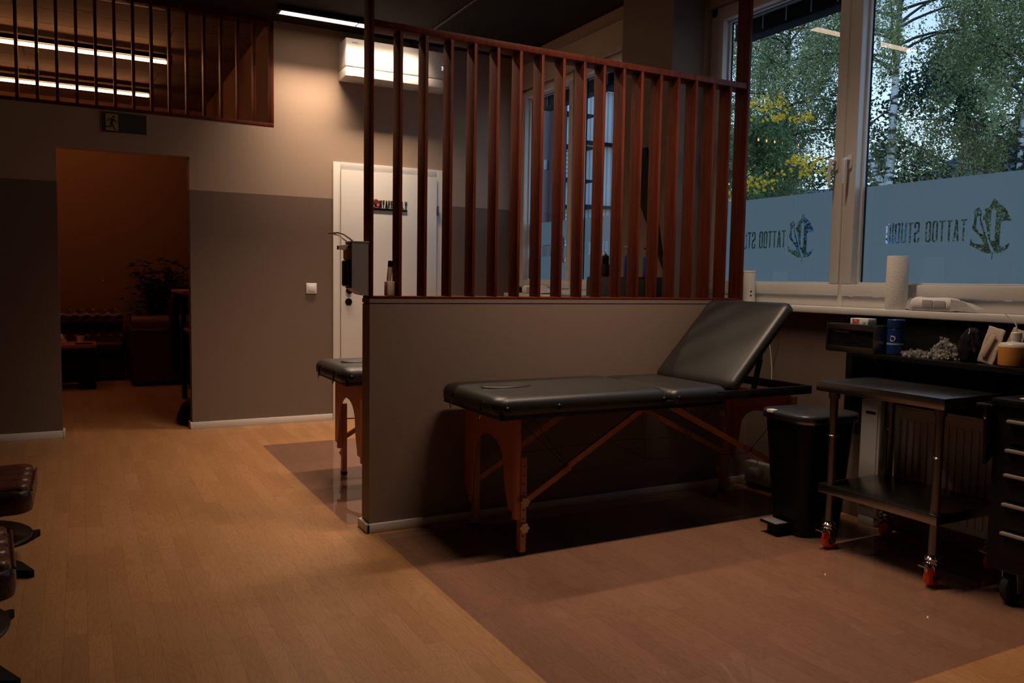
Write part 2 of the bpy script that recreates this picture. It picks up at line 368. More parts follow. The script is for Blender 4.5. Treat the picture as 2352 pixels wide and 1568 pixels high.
# flat lettering from strokes (unit height, narrow sans)
def rect(x0, y0, x1, y1): return [(x0, y0), (x1, y0), (x1, y1), (x0, y1)]
LW = 0.27; ST = 0.085
def letter(c):
    w, s = LW, ST; k = 0.07
    ov = [(k, 0), (w-k, 0), (w, k), (w, 1-k), (w-k, 1), (k, 1), (0, 1-k), (0, k)]
    iv = [(s+.01, s), (w-s-.01, s), (w-s, s+.01), (w-s, 1-s-.01), (w-s-.01, 1-s), (s+.01, 1-s), (s, 1-s-.01), (s, s+.01)]
    if c == 'O' or c == '0': return [ov, iv]
    if c == 'D': return [[(0, 0), (w-k, 0), (w, k), (w, 1-k), (w-k, 1), (0, 1)], rect(s, s, w-s, 1-s)]
    if c == 'T': m = w/2; return [[(m-s/2, 0), (m+s/2, 0), (m+s/2, 1-s), (w, 1-s), (w, 1), (0, 1), (0, 1-s), (m-s/2, 1-s)]]
    if c == 'I': return [rect(0, 0, s, 1)]
    if c == 'U': return [[(k, 0), (w-k, 0), (w, k), (w, 1), (w-s, 1), (w-s, s), (s, s), (s, 1), (0, 1), (0, k)]]
    if c == 'A': m = w/2; return [[(0, 0), (s, 0), (s+.02, .2), (w-s-.02, .2), (w-s, 0), (w, 0), (m+s*.6, 1), (m-s*.6, 1)], [(s+.03, .28), (w-s-.03, .28), (m, .8)]]
    if c == 'S': return [[(k, 0), (w-k, 0), (w, k), (w, .42), (w-.04, .5), (s, .62), (s, 1-s), (w-s, 1-s), (w-s, .72), (w, .72), (w, 1-k), (w-k, 1), (k, 1), (0, 1-k), (0, .57), (.04, .5), (w-s, .38), (w-s, s), (s, s), (s, .27), (0, .27), (0, k)]]
    if c == 'F': return [[(0, 0), (s, 0), (s, .47), (w*.85, .47), (w*.85, .56), (s, .56), (s, 1-s), (w, 1-s), (w, 1), (0, 1)]]
    if c == 'N': return [[(0, 0), (s, 0), (s, .62), (w-s, 0), (w, 0), (w, 1), (w-s, 1), (w-s, .38), (s, 1), (0, 1)]]
    if c == 'L': return [[(0, 0), (w, 0), (w, s), (s, s), (s, 1), (0, 1)]]
    if c == 'Y': m = w/2; return [[(m-s/2, 0), (m+s/2, 0), (m+s/2, .42), (w, 1), (w-s, 1), (m, .55), (s, 1), (0, 1), (m-s/2, .42)]]
    if c == 'E': return [[(0, 0), (w, 0), (w, s), (s, s), (s, .46), (w*.85, .46), (w*.85, .55), (s, .55), (s, 1-s), (w, 1-s), (w, 1), (0, 1)]]
    if c == 'X': m = w/2; return [[(0, 0), (s, 0), (m, .4), (w-s, 0), (w, 0), (m+s*.5, .5), (w, 1), (w-s, 1), (m, .6), (s, 1), (0, 1), (m-s*.5, .5)]]
    if c == 'R': return [[(0, 0), (s, 0), (s, .42), (w-s-.02, 0), (w, 0), (w-s, .45), (w, .52), (w, 1-k), (w-k, 1), (0, 1)], rect(s, .53, w-s, 1-s)]
    if c == 'G': return [[(k, 0), (w-k, 0), (w, k), (w, .5), (w*.5, .5), (w*.5, .42), (w-s, .42), (w-s, s), (s, s), (s, 1-s), (w-s, 1-s), (w-s, .75), (w, .75), (w, 1-k), (w-k, 1), (k, 1), (0, 1-k), (0, k)]]
    if c == 'M': m = w/2; return [[(0, 0), (s*.8, 0), (s*.8, .6), (m, .25), (w-s*.8, .6), (w-s*.8, 0), (w, 0), (w, 1), (w-s*.8, 1), (m, .5), (s*.8, 1), (0, 1)]]
    if c == '2': return [[(0, 0), (w, 0), (w, s), (s, s), (w, .6), (w, 1-k), (w-k, 1), (k, 1), (0, 1-k), (0, .72), (s, .72), (s, 1-s), (w-s, 1-s), (w-s, .62), (0, s)]]
    if c == '4': return [[(w-s, 0), (w, 0), (w, 1), (w-s, 1), (0, .35), (0, .25), (w-s, .25)]]
    if c == 'V': m = w/2; return [[(m-s*.5, 0), (m+s*.5, 0), (w, 1), (w-s, 1), (m, .25), (s, 1), (0, 1)]]
    return []
def text_loops(txt, h, width):
    """loops of a word fitted to height h and total width"""
    x = 0; out = []
    for c in txt:
        if c == ' ': x += LW*.85; continue
        for lp in letter(c): out.append([(x+a, b) for a, b in lp])
        x += (ST if c == 'I' else LW)+0.06
    x -= 0.06; k = width/x
    return [[(a*k, b*h) for a, b in lp] for lp in out]
def flat_mesh(name, loops, f, mats, depth=0.0):
    """even-odd filled 2D outline, placed by f(u,v,w)"""
    cu = bpy.data.curves.new(name, 'CURVE'); cu.dimensions = '2D'; cu.fill_mode = 'BOTH'; cu.extrude = depth/2
    for lp in loops:
        sp = cu.splines.new('POLY'); sp.points.add(len(lp)-1)
        for p, (u, v) in zip(sp.points, lp): p.co = (u, v, 0, 1)
        sp.use_cyclic_u = True
    ob = bpy.data.objects.new(name, cu); COL.objects.link(ob)
    dg = bpy.context.evaluated_depsgraph_get()
    me = bpy.data.meshes.new_from_object(ob.evaluated_get(dg)); me.name = name
    bpy.data.objects.remove(ob); bpy.data.curves.remove(cu)
    for v in me.vertices: v.co = Vector(f(v.co[0], v.co[1], v.co[2]))
    me.materials.clear(); me.materials.append(mats)
    return me
def linkme(name, me, parent=None, root=None, label=None):
    if parent is not None:
        b = BASES[(root or parent).name]
        for v in me.vertices: v.co -= b
    o = bpy.data.objects.new(name, me); COL.objects.link(o)
    if parent is not None: o.parent = parent
    if label: o['label'] = label
    return o

# ------------------------------------------------------------------ room shell
CE = 3.17; YB = 6.60; XW = 3.50; XL = -3.2; YF = -2.6
struct('floor', G().box(XL-.3, XW+.3, YF-.3, 11.3, -.10, 0), m_floor, smooth=False)
struct('ceiling', G().box(XL-.3, XW+.05, YF-.3, YB+.001, CE, CE+.15), m_ceil, smooth=False)
m_conc_c = mat('board_marked_concrete', (0.34, 0.26, 0.20), 0.85, noise=0.25, nscale=3, stretch=(1, 4, 1), bump=0.5, bscale=4)
t = m_conc_c.node_tree
_b = t.nodes['Principled BSDF']; _g = t.nodes.new('ShaderNodeNewGeometry'); _k = t.nodes.new('ShaderNodeTexBrick')
_k.inputs['Scale'].default_value = 1.0; _k.inputs['Mortar Size'].default_value = 0.006; _k.inputs['Brick Width'].default_value = 2.3; _k.inputs['Row Height'].default_value = 0.42
_k.inputs['Color1'].default_value = (0.21, 0.15, 0.11, 1); _k.inputs['Color2'].default_value = (0.17, 0.12, 0.09, 1); _k.inputs['Mortar'].default_value = (0.03, 0.025, 0.02, 1)
_mp = t.nodes.new('ShaderNodeMapping'); _mp.inputs['Location'].default_value = (0.4, 0.15, 0)
_n = t.nodes.new('ShaderNodeTexNoise'); _n.inputs['Scale'].default_value = 3.0
_a = t.nodes.new('ShaderNodeVectorMath'); _a.operation = 'MULTIPLY_ADD'; _a.inputs[1].default_value = (.03, .03, 0)
t.links.new(_g.outputs['Position'], _n.inputs['Vector']); t.links.new(_n.outputs['Color'], _a.inputs[0]); t.links.new(_g.outputs['Position'], _a.inputs[2])
t.links.new(_a.outputs[0], _mp.inputs[0]); t.links.new(_mp.outputs[0], _k.inputs['Vector']); t.links.new(_k.outputs['Color'], _b.inputs['Base Color'])
CL = 3.22
struct('ceiling', G().box(XL-.3, 1.6, YB+.121, 11.3, CL, CL+.15), m_conc_c, smooth=False)
# back wall with doorway and high opening
DX0, DX1, DZ = -0.130, 0.745, 2.07; OX0, OX1, OZ0 = -2.4, 1.372, 2.355
g = G(); T = .12
g.box(XL, DX0, YB, YB+T, 0, OZ0); g.box(DX1, XW+.1, YB, YB+T, 0, OZ0); g.box(DX0, DX1, YB, YB+T, DZ, OZ0)
g.box(OX1, XW+.1, YB, YB+T, OZ0, CL); g.box(XL, OX0, YB, YB+T, OZ0, CL)
struct('wall_back', g, m_wall, smooth=False)
struct('wall_left', G().box(XL-.12, XL, YF, YB+T, 0, CE), m_taupe, smooth=False)
struct('wall_front', G().box(XL, XW, YF-.12, YF, 0, CE), m_taupe, smooth=False)
# lounge behind the doorway
struct('wall_lounge_right', G().box(1.384, 1.50, YB+T, 10.95, 0, CL), m_lounge, smooth=False)
struct('wall_lounge_back', G().box(XL, 1.50, 10.95, 11.07, 0, CL), m_lounge, smooth=False)
struct('wall_lounge_left', G().box(XL-.12, XL, YB+T, 11.07, 0, CL), m_lounge, smooth=False)
# window wall: two openings
W1 = (1.90, 4.05); W2 = (4.72, 6.53); SZ = 1.035; HZ = 2.90; XG = 3.60; XO = 3.66
g = G()
g.box(XW, XO, YF, YB+.1, 0, SZ); g.box(XW, XO, YF, YB+.1, HZ, CE+.1)
g.box(XW, XO, YF, W1[0], SZ, HZ); g.box(XW, XO, W1[1], W2[0], SZ, HZ); g.box(XW, XO, W2[1], YB+.1, SZ, HZ)
struct('wall_window', g, m_wall, smooth=False)
# beige lintel band above the far window
struct('trim_1', G().box(XW-.012, XW, 4.58, YB, 2.66+.20, CE-.10), m_beige, smooth=False)
# pillar
struct('wall_pillar', G().box(3.25, XW+.001, 4.05, 4.58, 0, CE), m_pillar, smooth=False)
# sill
g = G(); g.box(3.425, XG, 1.2, 4.05, 1.037, 1.072, .006); struct('trim_2', g, m_pvc)
g = G(); g.box(3.425, XG, 4.58, YB-.01, 1.037, 1.072, .006); struct('trim_3', g, m_pvc)
# skirting
def skirt(name, x0, x1, y0, y1, h=.052):
    g = G(); g.box(x0, x1, y0, y1, 0, h, .003); struct(name, g, m_base)
skirt('baseboard_back', DX1, 1.838, YB-.015, YB); skirt('baseboard_doorway', DX1-.015, DX1, YB-.015, YB+T)
skirt('baseboard_left', XL, DX0, YB-.015, YB); skirt('baseboard_lintel', DX0, DX0+.015, YB-.015, YB+T)
skirt('baseboard_back_right', 2.812, XW, YB-.015, YB)
# half wall
PX0, PX1, PY0, PY1 = 1.164, XW, 3.560, 3.668
g = G(); g.box(PX0, PX1, PY0, PY1, 0, 1.064); struct('wall_partition', g, m_taupe, smooth=False)
g = G(); g.box(PX0-.001, PX1, PY0-.001, PY1+.001, 1.069, 1.088); g.box(PX0+.004, PX1, PY0+.005, PY1-.005, 1.064, 1.069); struct('trim_4', g, m_taupe, smooth=False)
g = G(); g.box(PX0-.016, PX1, PY0-.016, PY0, 0, .043, .003); g.box(PX0-.016, PX0, PY0-.016, PY1+.016, 0, .043, .003); g.box(PX0-.016, PX1, PY1, PY1+.016, 0, .043, .003)
struct('baseboard_partition', g, m_base)
# ceiling beam line: slim metal profile
struct('trim_5', G().box(2.505, 2.53, -2, YB, CE-.018, CE-.001, .004), m_dsteel)

# ------------------------------------------------------------------ door
d = G(); y0 = YB-.012
d.box(1.842, 1.902, y0, YB, 0, 2.125, .003); d.box(2.752, 2.812, y0, YB, 0, 2.125, .003); d.box(1.902, 2.752, y0, YB, 2.066, 2.125, .003)
door = struct('door_1', d, m_white)
dl = G().box(1.904, 2.750, YB-.028, YB-.002, .008, 2.063, .004).link('door_leaf', m_white, door)
def knobg(x, z):
    return G().lathe([(.005, -.062), (.026, -.060), (.030, -.052), (.028, -.044), (.012, -.038), (.012, -.028)], (x, YB, z), 'y', 24)
knobg(1.966, 1.078).link('door_handle', m_black, door); 
G().lathe([(.005, -.040), (.027, -.039), (.029, -.034), (.029, -.028)], (1.966, YB, .985), 'y', 24).link('lock_cover', m_black, door)
for z in (.25, 1.775): G().box(2.752, 2.768, YB-.036, YB-.012, z-.04, z+.04, .002).link('hinge', m_dsteel, door)

# staff sign on the door
sg = thing('door_sign', 'black cut-out STAFF ONLY sign with red no-entry disc on the white door', 'sign', (2.31, YB-.030, 1.75))
fs = lambda u, v, w_: (2.228+u, YB-.0325+w_, 1.772+v)
linkme('lettering', flat_mesh('lettering', text_loops('STAFF ONLY', .062, .245), fs, m_black, .005), sg)
W(G().box(2.165, 2.475, YB-.036, YB-.029, 1.750, 1.768, .001), 'base_bar', m_black, sg)
rg = lambda r, n=28: [(r*math.cos(2*PI*k/n), r*math.sin(2*PI*k/n)) for k in range(n)]
fd = lambda u, v, w_: (2.196+u, YB-.0325+w_, 1.806+v)
linkme('prohibition_ring', flat_mesh('prohibition_ring', [rg(.036), rg(.029)], fd, m_red, .005), sg)
g = G().bar((2.173, YB-.034, 1.829), (2.219, YB-.034, 1.783), .006, .003, (0, 1, 0)); W(g, 'slash', m_red, sg)
g = G(); g.tube([(2.196, YB-.0315, 1.808), (2.196, YB-.0315, 1.794), (2.188, YB-.0315, 1.780)], .005, 8); g.tube([(2.196, YB-.0315, 1.794), (2.206, YB-.0315, 1.780)], .004, 8); g.tube([(2.184, YB-.0315, 1.800), (2.210, YB-.0315, 1.806)], .003, 8); g.lathe([(.001, -.004), (.006, -.002), (.006, .002), (.001, .004)], (2.196, YB-.0315, 1.820), 'y', 12)
W(g, 'walking_figure', m_black, sg)

# light switch
sw = thing('light_switch', 'white square light switch on the taupe wall left of the white door', 'switch', (1.664, YB, 1.05))
W(G().box(1.621, 1.707, YB-.010, YB, 1.048, 1.134, .006, 3), 'frame_plate', m_plastic, sw)
W(G().box(1.636, 1.692, YB-.015, YB-.009, 1.063, 1.119, .003), 'rocker', m_plastic, sw)

# exit sign
ex = thing('exit_sign', 'dark emergency exit sign with running figure above the open doorway', 'sign', (.307, YB, 2.195))
W(G().box(.156, .460, YB-.008, YB, 2.195, 2.345, .001), 'border_plate', m_signg, ex)
W(G().box(.161, .455, YB-.0095, YB-.008, 2.200, 2.340), 'face', m_signk, ex, smooth=False)
W(G().box(.187, .268, YB-.0105, YB-.0096, 2.211, 2.329), 'door_symbol', m_signg, ex, smooth=False)
g = G(); yy = YB-.0115
P_ = lambda u, v: (.187+u, yy, 2.211+v)
g.lathe([(.001, -.001), (.0085, -.001), (.0085, .001), (.001, .001)], P_(.053, .098), 'y', 16)
for pts, r in (([(.046, .083), (.036, .052)], .010), ([(.036, .055), (.031, .026), (.000, .026)], .0055), ([(.038, .052), (.056, .018), (.066, .004)], .0055), ([(.046, .083), (.022, .083), (.010, .064)], .0042), ([(.050, .082), (.064, .066), (.080, .064)], .0042)):
    for a, b in zip(pts, pts[1:]): g.bar(P_(*a), P_(*b), r*1.7, .0012, (0, 1, 0))
W(g, 'running_figure', m_signk, ex)

# ------------------------------------------------------------------ air conditioner
ac = thing('air_conditioner', 'white wall mounted air conditioner above the white door', 'air conditioner', (2.33, YB, 2.77))
ax0, ax1, ay = 1.887, 2.790, 6.395
W(G().box(ax0, ax1, ay, YB, 2.850, 3.072, .010, 3), 'housing', m_white, ac)
W(G().box(ax0, ax1, ay, YB, 2.772, 2.847, .008, 3), 'lower_housing', m_white, ac)
W(G().box(ax0+.06, ax1-.06, ay-.003, ay+.01, 2.778, 2.842, .002), 'air_flap', m_white, ac)
linkme('brand_lettering', flat_mesh('brand_lettering', text_loops('SAMSUNG', .010, .052), lambda u, v, w_: (1.938+u, ay-.001+w_, 3.034+v), m_grey, .001), ac)
linkme('display_digits', flat_mesh('display_digits', text_loops('24', .030, .026), lambda u, v, w_: (2.706+u, ay-.001+w_, 2.925+v), emis('white_digit', (.9, .95, 1), 1.2), .001), ac)

# ------------------------------------------------------------------ wooden slat screens
sc = thing('slat_screen', 'tall red-brown wooden slat screen standing on the half wall', 'screen', (2.30, 3.61, 1.088))
ZB, ZT0, ZT1 = 1.101, 2.300, 2.332
W(G().box(PX0+.002, 3.43, PY0-.002, PY1+.002, 1.088, ZB, .002), 'bottom_rail', m_wood, sc)
W(G().box(PX0+.02, 3.43, PY0, PY1-.004, ZT0, ZT1, .002), 'top_rail', m_wood, sc)
W(G().box(1.1635, 1.180, PY0-.004, PY1-.012, ZB, CE, .003), 'post', m_wood, sc)
W(G().box(3.405, 3.427, PY0-.004, PY1-.012, ZB, CE, .003), 'post', m_wood, sc)
xs = [1.318, 1.442, 1.569, 1.692, 1.814, 1.938, 2.061, 2.185, 2.309, 2.431, 2.556, 2.673, 2.800, 2.920, 3.044, 3.171, 3.293]
for i, x in enumerate(xs):
    W(G().box(x-.017, x, PY0, PY0+.088, ZB, ZT0, .0025), 'slat', m_wood, sc)
sc2 = thing('slat_screen', 'reddish wooden slat grille filling the high opening above the exit sign', 'screen', (-.5, YB+.05, OZ0))
W(G().box(OX0, OX1-.0, YB-.004, YB+.10, OZ0, OZ0+.026, .002), 'bottom_rail', m_wood, sc2)
W(G().box(OX0, OX1, YB-.004, YB+.10, CE-.028, CE-.002, .002), 'top_rail', m_wood, sc2)
W(G().box(OX1-.026, OX1, YB-.004, YB+.10, OZ0+.026, CE-.028, .002), 'frame_side', m_wood, sc2)
for k in range(28):
    x = 1.229-.1218*k
    if x < OX0+.05: break
    W(G().box(x-.010, x+.010, YB+.002, YB+.085, OZ0+.026, CE-.028, .002), 'slat', m_wood, sc2)

# ------------------------------------------------------------------ ceiling lamps
def louvre_beam(a):
    """photometric distribution of a louvred strip: wide across, narrow along"""
    a.use_nodes = True; t = a.node_tree; e = [n for n in t.nodes if n.type == 'EMISSION'][0]; N = t.nodes.new; L = t.links.new
    g = N('ShaderNodeNewGeometry'); s = N('ShaderNodeSeparateXYZ'); L(g.outputs['Incoming'], s.inputs[0])
    def m(op, x, y=None, c=False):
        n = N('ShaderNodeMath'); n.operation = op; n.use_clamp = c
        for i, v in enumerate((x, y)):
            if v is None: continue
            if isinstance(v, (int, float)): n.inputs[i].default_value = v
            else: L(v, n.inputs[i])
        return n.outputs[0]
    z = m('MAXIMUM', m('ABSOLUTE', s.outputs['Z']), .02)
    fx = m('SUBTRACT', 1.0, m('DIVIDE', m('DIVIDE', m('ABSOLUTE', s.outputs['X']), z), BEAM_X), True)
    fy = m('DIVIDE', m('SUBTRACT', BEAM_Y, m('DIVIDE', m('ABSOLUTE', s.outputs['Y']), z)), .60, True)
    L(m('MULTIPLY', fx, fy), e.inputs[1])
def ceiling_lamp(label, x0, x1, y, z, cut=None, k=1.0):
    L = thing('ceiling_lamp', label, 'lamp', ((x0+x1)/2, y, z), 0, 'linear ceiling lamps')
    W(G().box(x0-.02, x1+.02, y-.055, y+.055, z+.004, z+.032, .004), 'housing', m_black, L)
    W(G().box((x0+x1)/2-.012, (x0+x1)/2+.012, y-.012, y+.012, z+.032, CE), 'mount', m_black, L)
    segs = [(x0, x1)] if not cut else cut
    for a, b in segs:
        W(G().box(a, b, y-.042, y+.042, z, z+.003), 'diffuser', m_lamp, L, smooth=False)
    a = bpy.data.lights.new('lamp_light', 'AREA'); a.shape = 'RECTANGLE'; a.size = x1-x0; a.size_y = .08; a.energy = LAMP_P*(x1-x0)*k; a.color = LAMP; louvre_beam(a)
    lo = bpy.data.objects.new('lamp_light', a); COL.objects.link(lo); lo.parent = L; lo.location = (0, 0, -.004)
    g = G(); g.box(x0-.02, x1+.02, y-.055, y-.044, z-.002, z+.012, .001); g.box(x0-.02, x1+.02, y+.044, y+.055, z-.002, z+.012, .001)
    W(g, 'trim_rail', m_satin, L)
    return L
ceiling_lamp('lit linear ceiling lamp in front of the air conditioner', 1.350, 2.50, 6.24, 3.130, [(1.350, 1.925), (1.94, 2.50)], k=LAMP1)
ceiling_lamp('linear ceiling lamp over the bay behind the slat screen', 1.10, 2.255, 4.51, 3.130)
ceiling_lamp('linear ceiling lamp over the front bay, above the treatment table', 1.75, 2.90, 2.74, 3.130, k=LAMP3)
def tube_lamp(label, x0, x1, y, z):
    L = thing('tube_lamp', label, 'lamp', ((x0+x1)/2, y, z), 0, 'warm tube lamps in the lounge')
    W(G().box(x0-.03, x1+.05, y-.035, y+.035, z+.022, z+.062, .003), 'mounting_channel', m_black, L)
    W(G().box(x1+.005, x1+.05, y-.02, y+.02, z-.02, z+.022, .003), 'end_cap', m_black, L)
    W(G().tube([(x0, y, z), (x1, y, z)], .016, 16), 'tube', m_tube, L)
tube_lamp('warm glowing tube lamp nearer the opening, on the lounge ceiling', -1.9, .735, 8.15, 3.11)
tube_lamp('warm glowing tube lamp further back on the lounge ceiling', -1.9, .70, 9.75, 3.11)

# ------------------------------------------------------------------ windows
def film_loops(y0, y1, z0, z1, txt):
    return [rect(y0, z0, y1, z1)]+txt
LOGO_PX = [  # outlines read off the right-hand pane, in metres right of and above the lower left of the emblem
 [(.45, .86), (.52, .97), (.57, .99), (.66, .90), (.80, .84), (.90, .74), (1.0, .60), (.84, .62), (.74, .60), (.73, .28), (.74, .22), (.84, .20), (.99, .27), (.93, .17), (.80, .10), (.63, .10), (.59, .17), (.50, .27), (.45, .34), (.38, .56), (.33, .66), (.30, .63), (.29, .70), (.36, .77), (.32, .82)],
 [(.50, .81), (.61, .80), (.60, .30), (.50, .31), (.49, .60)],
 [(.00, .33), (.05, .36), (.03, .31), (.12, .26), (.30, .25), (.36, .24), (.28, .34), (.15, .44), (.05, .50), (.03, .55), (.07, .62), (.07, .76), (.04, .80), (.17, .87), (.26, .78), (.24, .68), (.31, .55), (.42, .36), (.43, .31), (.47, .24), (.55, .10), (.42, .10), (.28, .14), (.10, .21), (.00, .23)],
 [(.14, .70), (.21, .73), (.22, .60), (.34, .40), (.22, .44), (.13, .53)],
 [(.565, .115), (.59, .115), (.575, -.01), (.555, .01)],
]
def sign_loops(yr, mirror=1):
    """mirrored studio name and emblem; yr = y of the emblem's far edge (towards the text), y falls to the right in view"""
    out = []
    for lp in LOGO_PX: out.append([(yr-u*.185, 1.312+v*.275) for u, v in lp])
    # seen from inside the words run backwards: first letter nearest the emblem
    for lp in text_loops('TATTOO STUDIO', .100, .425): out.append([(yr+.020+u, 1.399+v) for u, v in lp])
    return out
def window(name, y0, y1, panes, film_text):
    """y0<y1; frame in the opening, sashes, glass, film, handles"""
    z0, z1 = 1.072, HZ
    g = G(); fx0, fx1 = 3.555, 3.635
    g.box(fx0, fx1, y0, y1, z0, z0+.055, .004); g.box(fx0, fx1, y0, y1, z1-.055, z1, .004)
    g.box(fx0, fx1, y0, y0+.055, z0, z1, .004); g.box(fx0, fx1, y1-.055, y1, z0, z1, .004)
    for a, b in zip(panes, panes[1:]):
        m_ = (a[0]+b[1])/2; g.box(fx0-.004, fx1, m_-.018, m_+.018, z0, z1, .004)
    wi = struct(name, g, m_pvc)
    for k, (gh, gl) in enumerate(panes):        # gh = far (larger y) glass edge
        e = .062; s0, s1 = 3.540, 3.600; zb, zt = 1.192, 2.805
        s = G()
        s.box(s0, s1, gl-e, gh+e, zb-e, zb, .006); s.box(s0, s1, gl-e, gh+e, zt, zt+e, .006)
        s.box(s0, s1, gl-e, gl, zb, zt, .006); s.box(s0, s1, gh, gh+e, zb, zt, .006)
        # glazing bead
        s.box(3.585, 3.605, gl-.001, gl+.012, zb, zt, .003); s.box(3.585, 3.605, gh-.012, gh+.001, zb, zt, .003)
        s.box(3.585, 3.605, gl, gh, zb-.001, zb+.010, .003); s.box(3.585, 3.605, gl, gh, zt-.010, zt+.001, .003)
        so = s.link('sash_frame', m_pvc, wi)
        q = G(); q.box(3.606, 3.612, gl-.006, gl+.016, zb, zt); q.box(3.606, 3.612, gh-.016, gh+.006, zb, zt); q.box(3.606, 3.612, gl, gh, zt-.012, zt); q.box(3.606, 3.612, gl, gh, zb, zb+.008)
        q.link('glazing_seal', m_rubber, wi, smooth=False)
        G().quad((3.613, gl-.01, zb-.01), (3.613, gh+.01, zb-.01), (3.613, gh+.01, zt+.01), (3.613, gl-.01, zt+.01)).link('glass_pane', m_pane, wi, smooth=False)
        loops = [rect(gl+.001, zb+.009, gh-.001, 1.696)]
        if film_text[k] is not None: loops += sign_loops(film_text[k])
        me = flat_mesh('privacy_film', loops, lambda u, v, w_: (3.6155, u, v), m_film)
        linkme('privacy_film', me, wi if False else None).parent = wi
    return wi
win1 = window('window_1', 1.90, 4.05, [(3.925, 3.042), (2.900, 2.020)], [3.404, 2.316])
win2 = window('window_2', 4.72, 6.53, [(6.450, 5.715), (5.560, 4.86)], [6.005, 5.060])
def handle(y, z, win):
    g = G(); g.box(3.528, 3.541, y-.014, y+.014, z-.035, z+.035, .004, 2)
    g.tube([(3.535, y, z+.012), (3.505, y, z+.012), (3.490, y, z+.004), (3.486, y, z-.03), (3.492, y+.004, z-.115)], [.009, .009, .010, .009, .007], 10)
    g.link('window_handle', m_plastic, win)
handle(2.935, 1.825, win1); handle(3.020, 1.825, win1)
# outside blinds above each window
for yy0, yy1, lab in ((1.85, 4.10, 'dark raised exterior blind above the right-hand window'), (4.68, 6.62, 'dark raised exterior blind above the window behind the slats')):
    b = thing('exterior_blind', lab, 'blind', (3.85, (yy0+yy1)/2, 2.70), 0)
    W(G().box(3.665, 3.93, yy0, yy1, 2.862, 2.872, .001), 'soffit_plate', m_soffit, b)
    W(G().box(3.80, 3.90, yy0, yy1, 2.775, 2.861, .003), 'slat_pack', m_blackm, b)
    W(G().box(3.795, 3.905, yy0, yy1, 2.758, 2.774, .003), 'bottom_bar', m_blackm, b)
    y = yy0+.1
    while y < yy1:
        W(G().box(3.793, 3.799, y, y+.006, 2.775, 2.862), 'ladder_tape', m_soffit, b); y += .19

# ------------------------------------------------------------------ floor mats
fm = G().quad((1.106, 3.72, .0022), (3.42, 3.72, .0022), (3.42, 5.755, .0022), (1.106, 5.755, .0022))
tag(fm.link('floor_mat', m_mat, smooth=False), 'glossy clear floor mat behind the half wall, under the further treatment table', 'mat')
fm = G().quad((1.192, 1.495, .0022), (3.40, 1.495, .0022), (3.40, 3.505, .0022), (1.192, 3.505, .0022))
tag(fm.link('floor_mat', m_mat, smooth=False), 'large glossy clear floor mat in the front bay, under the nearer treatment table', 'mat')

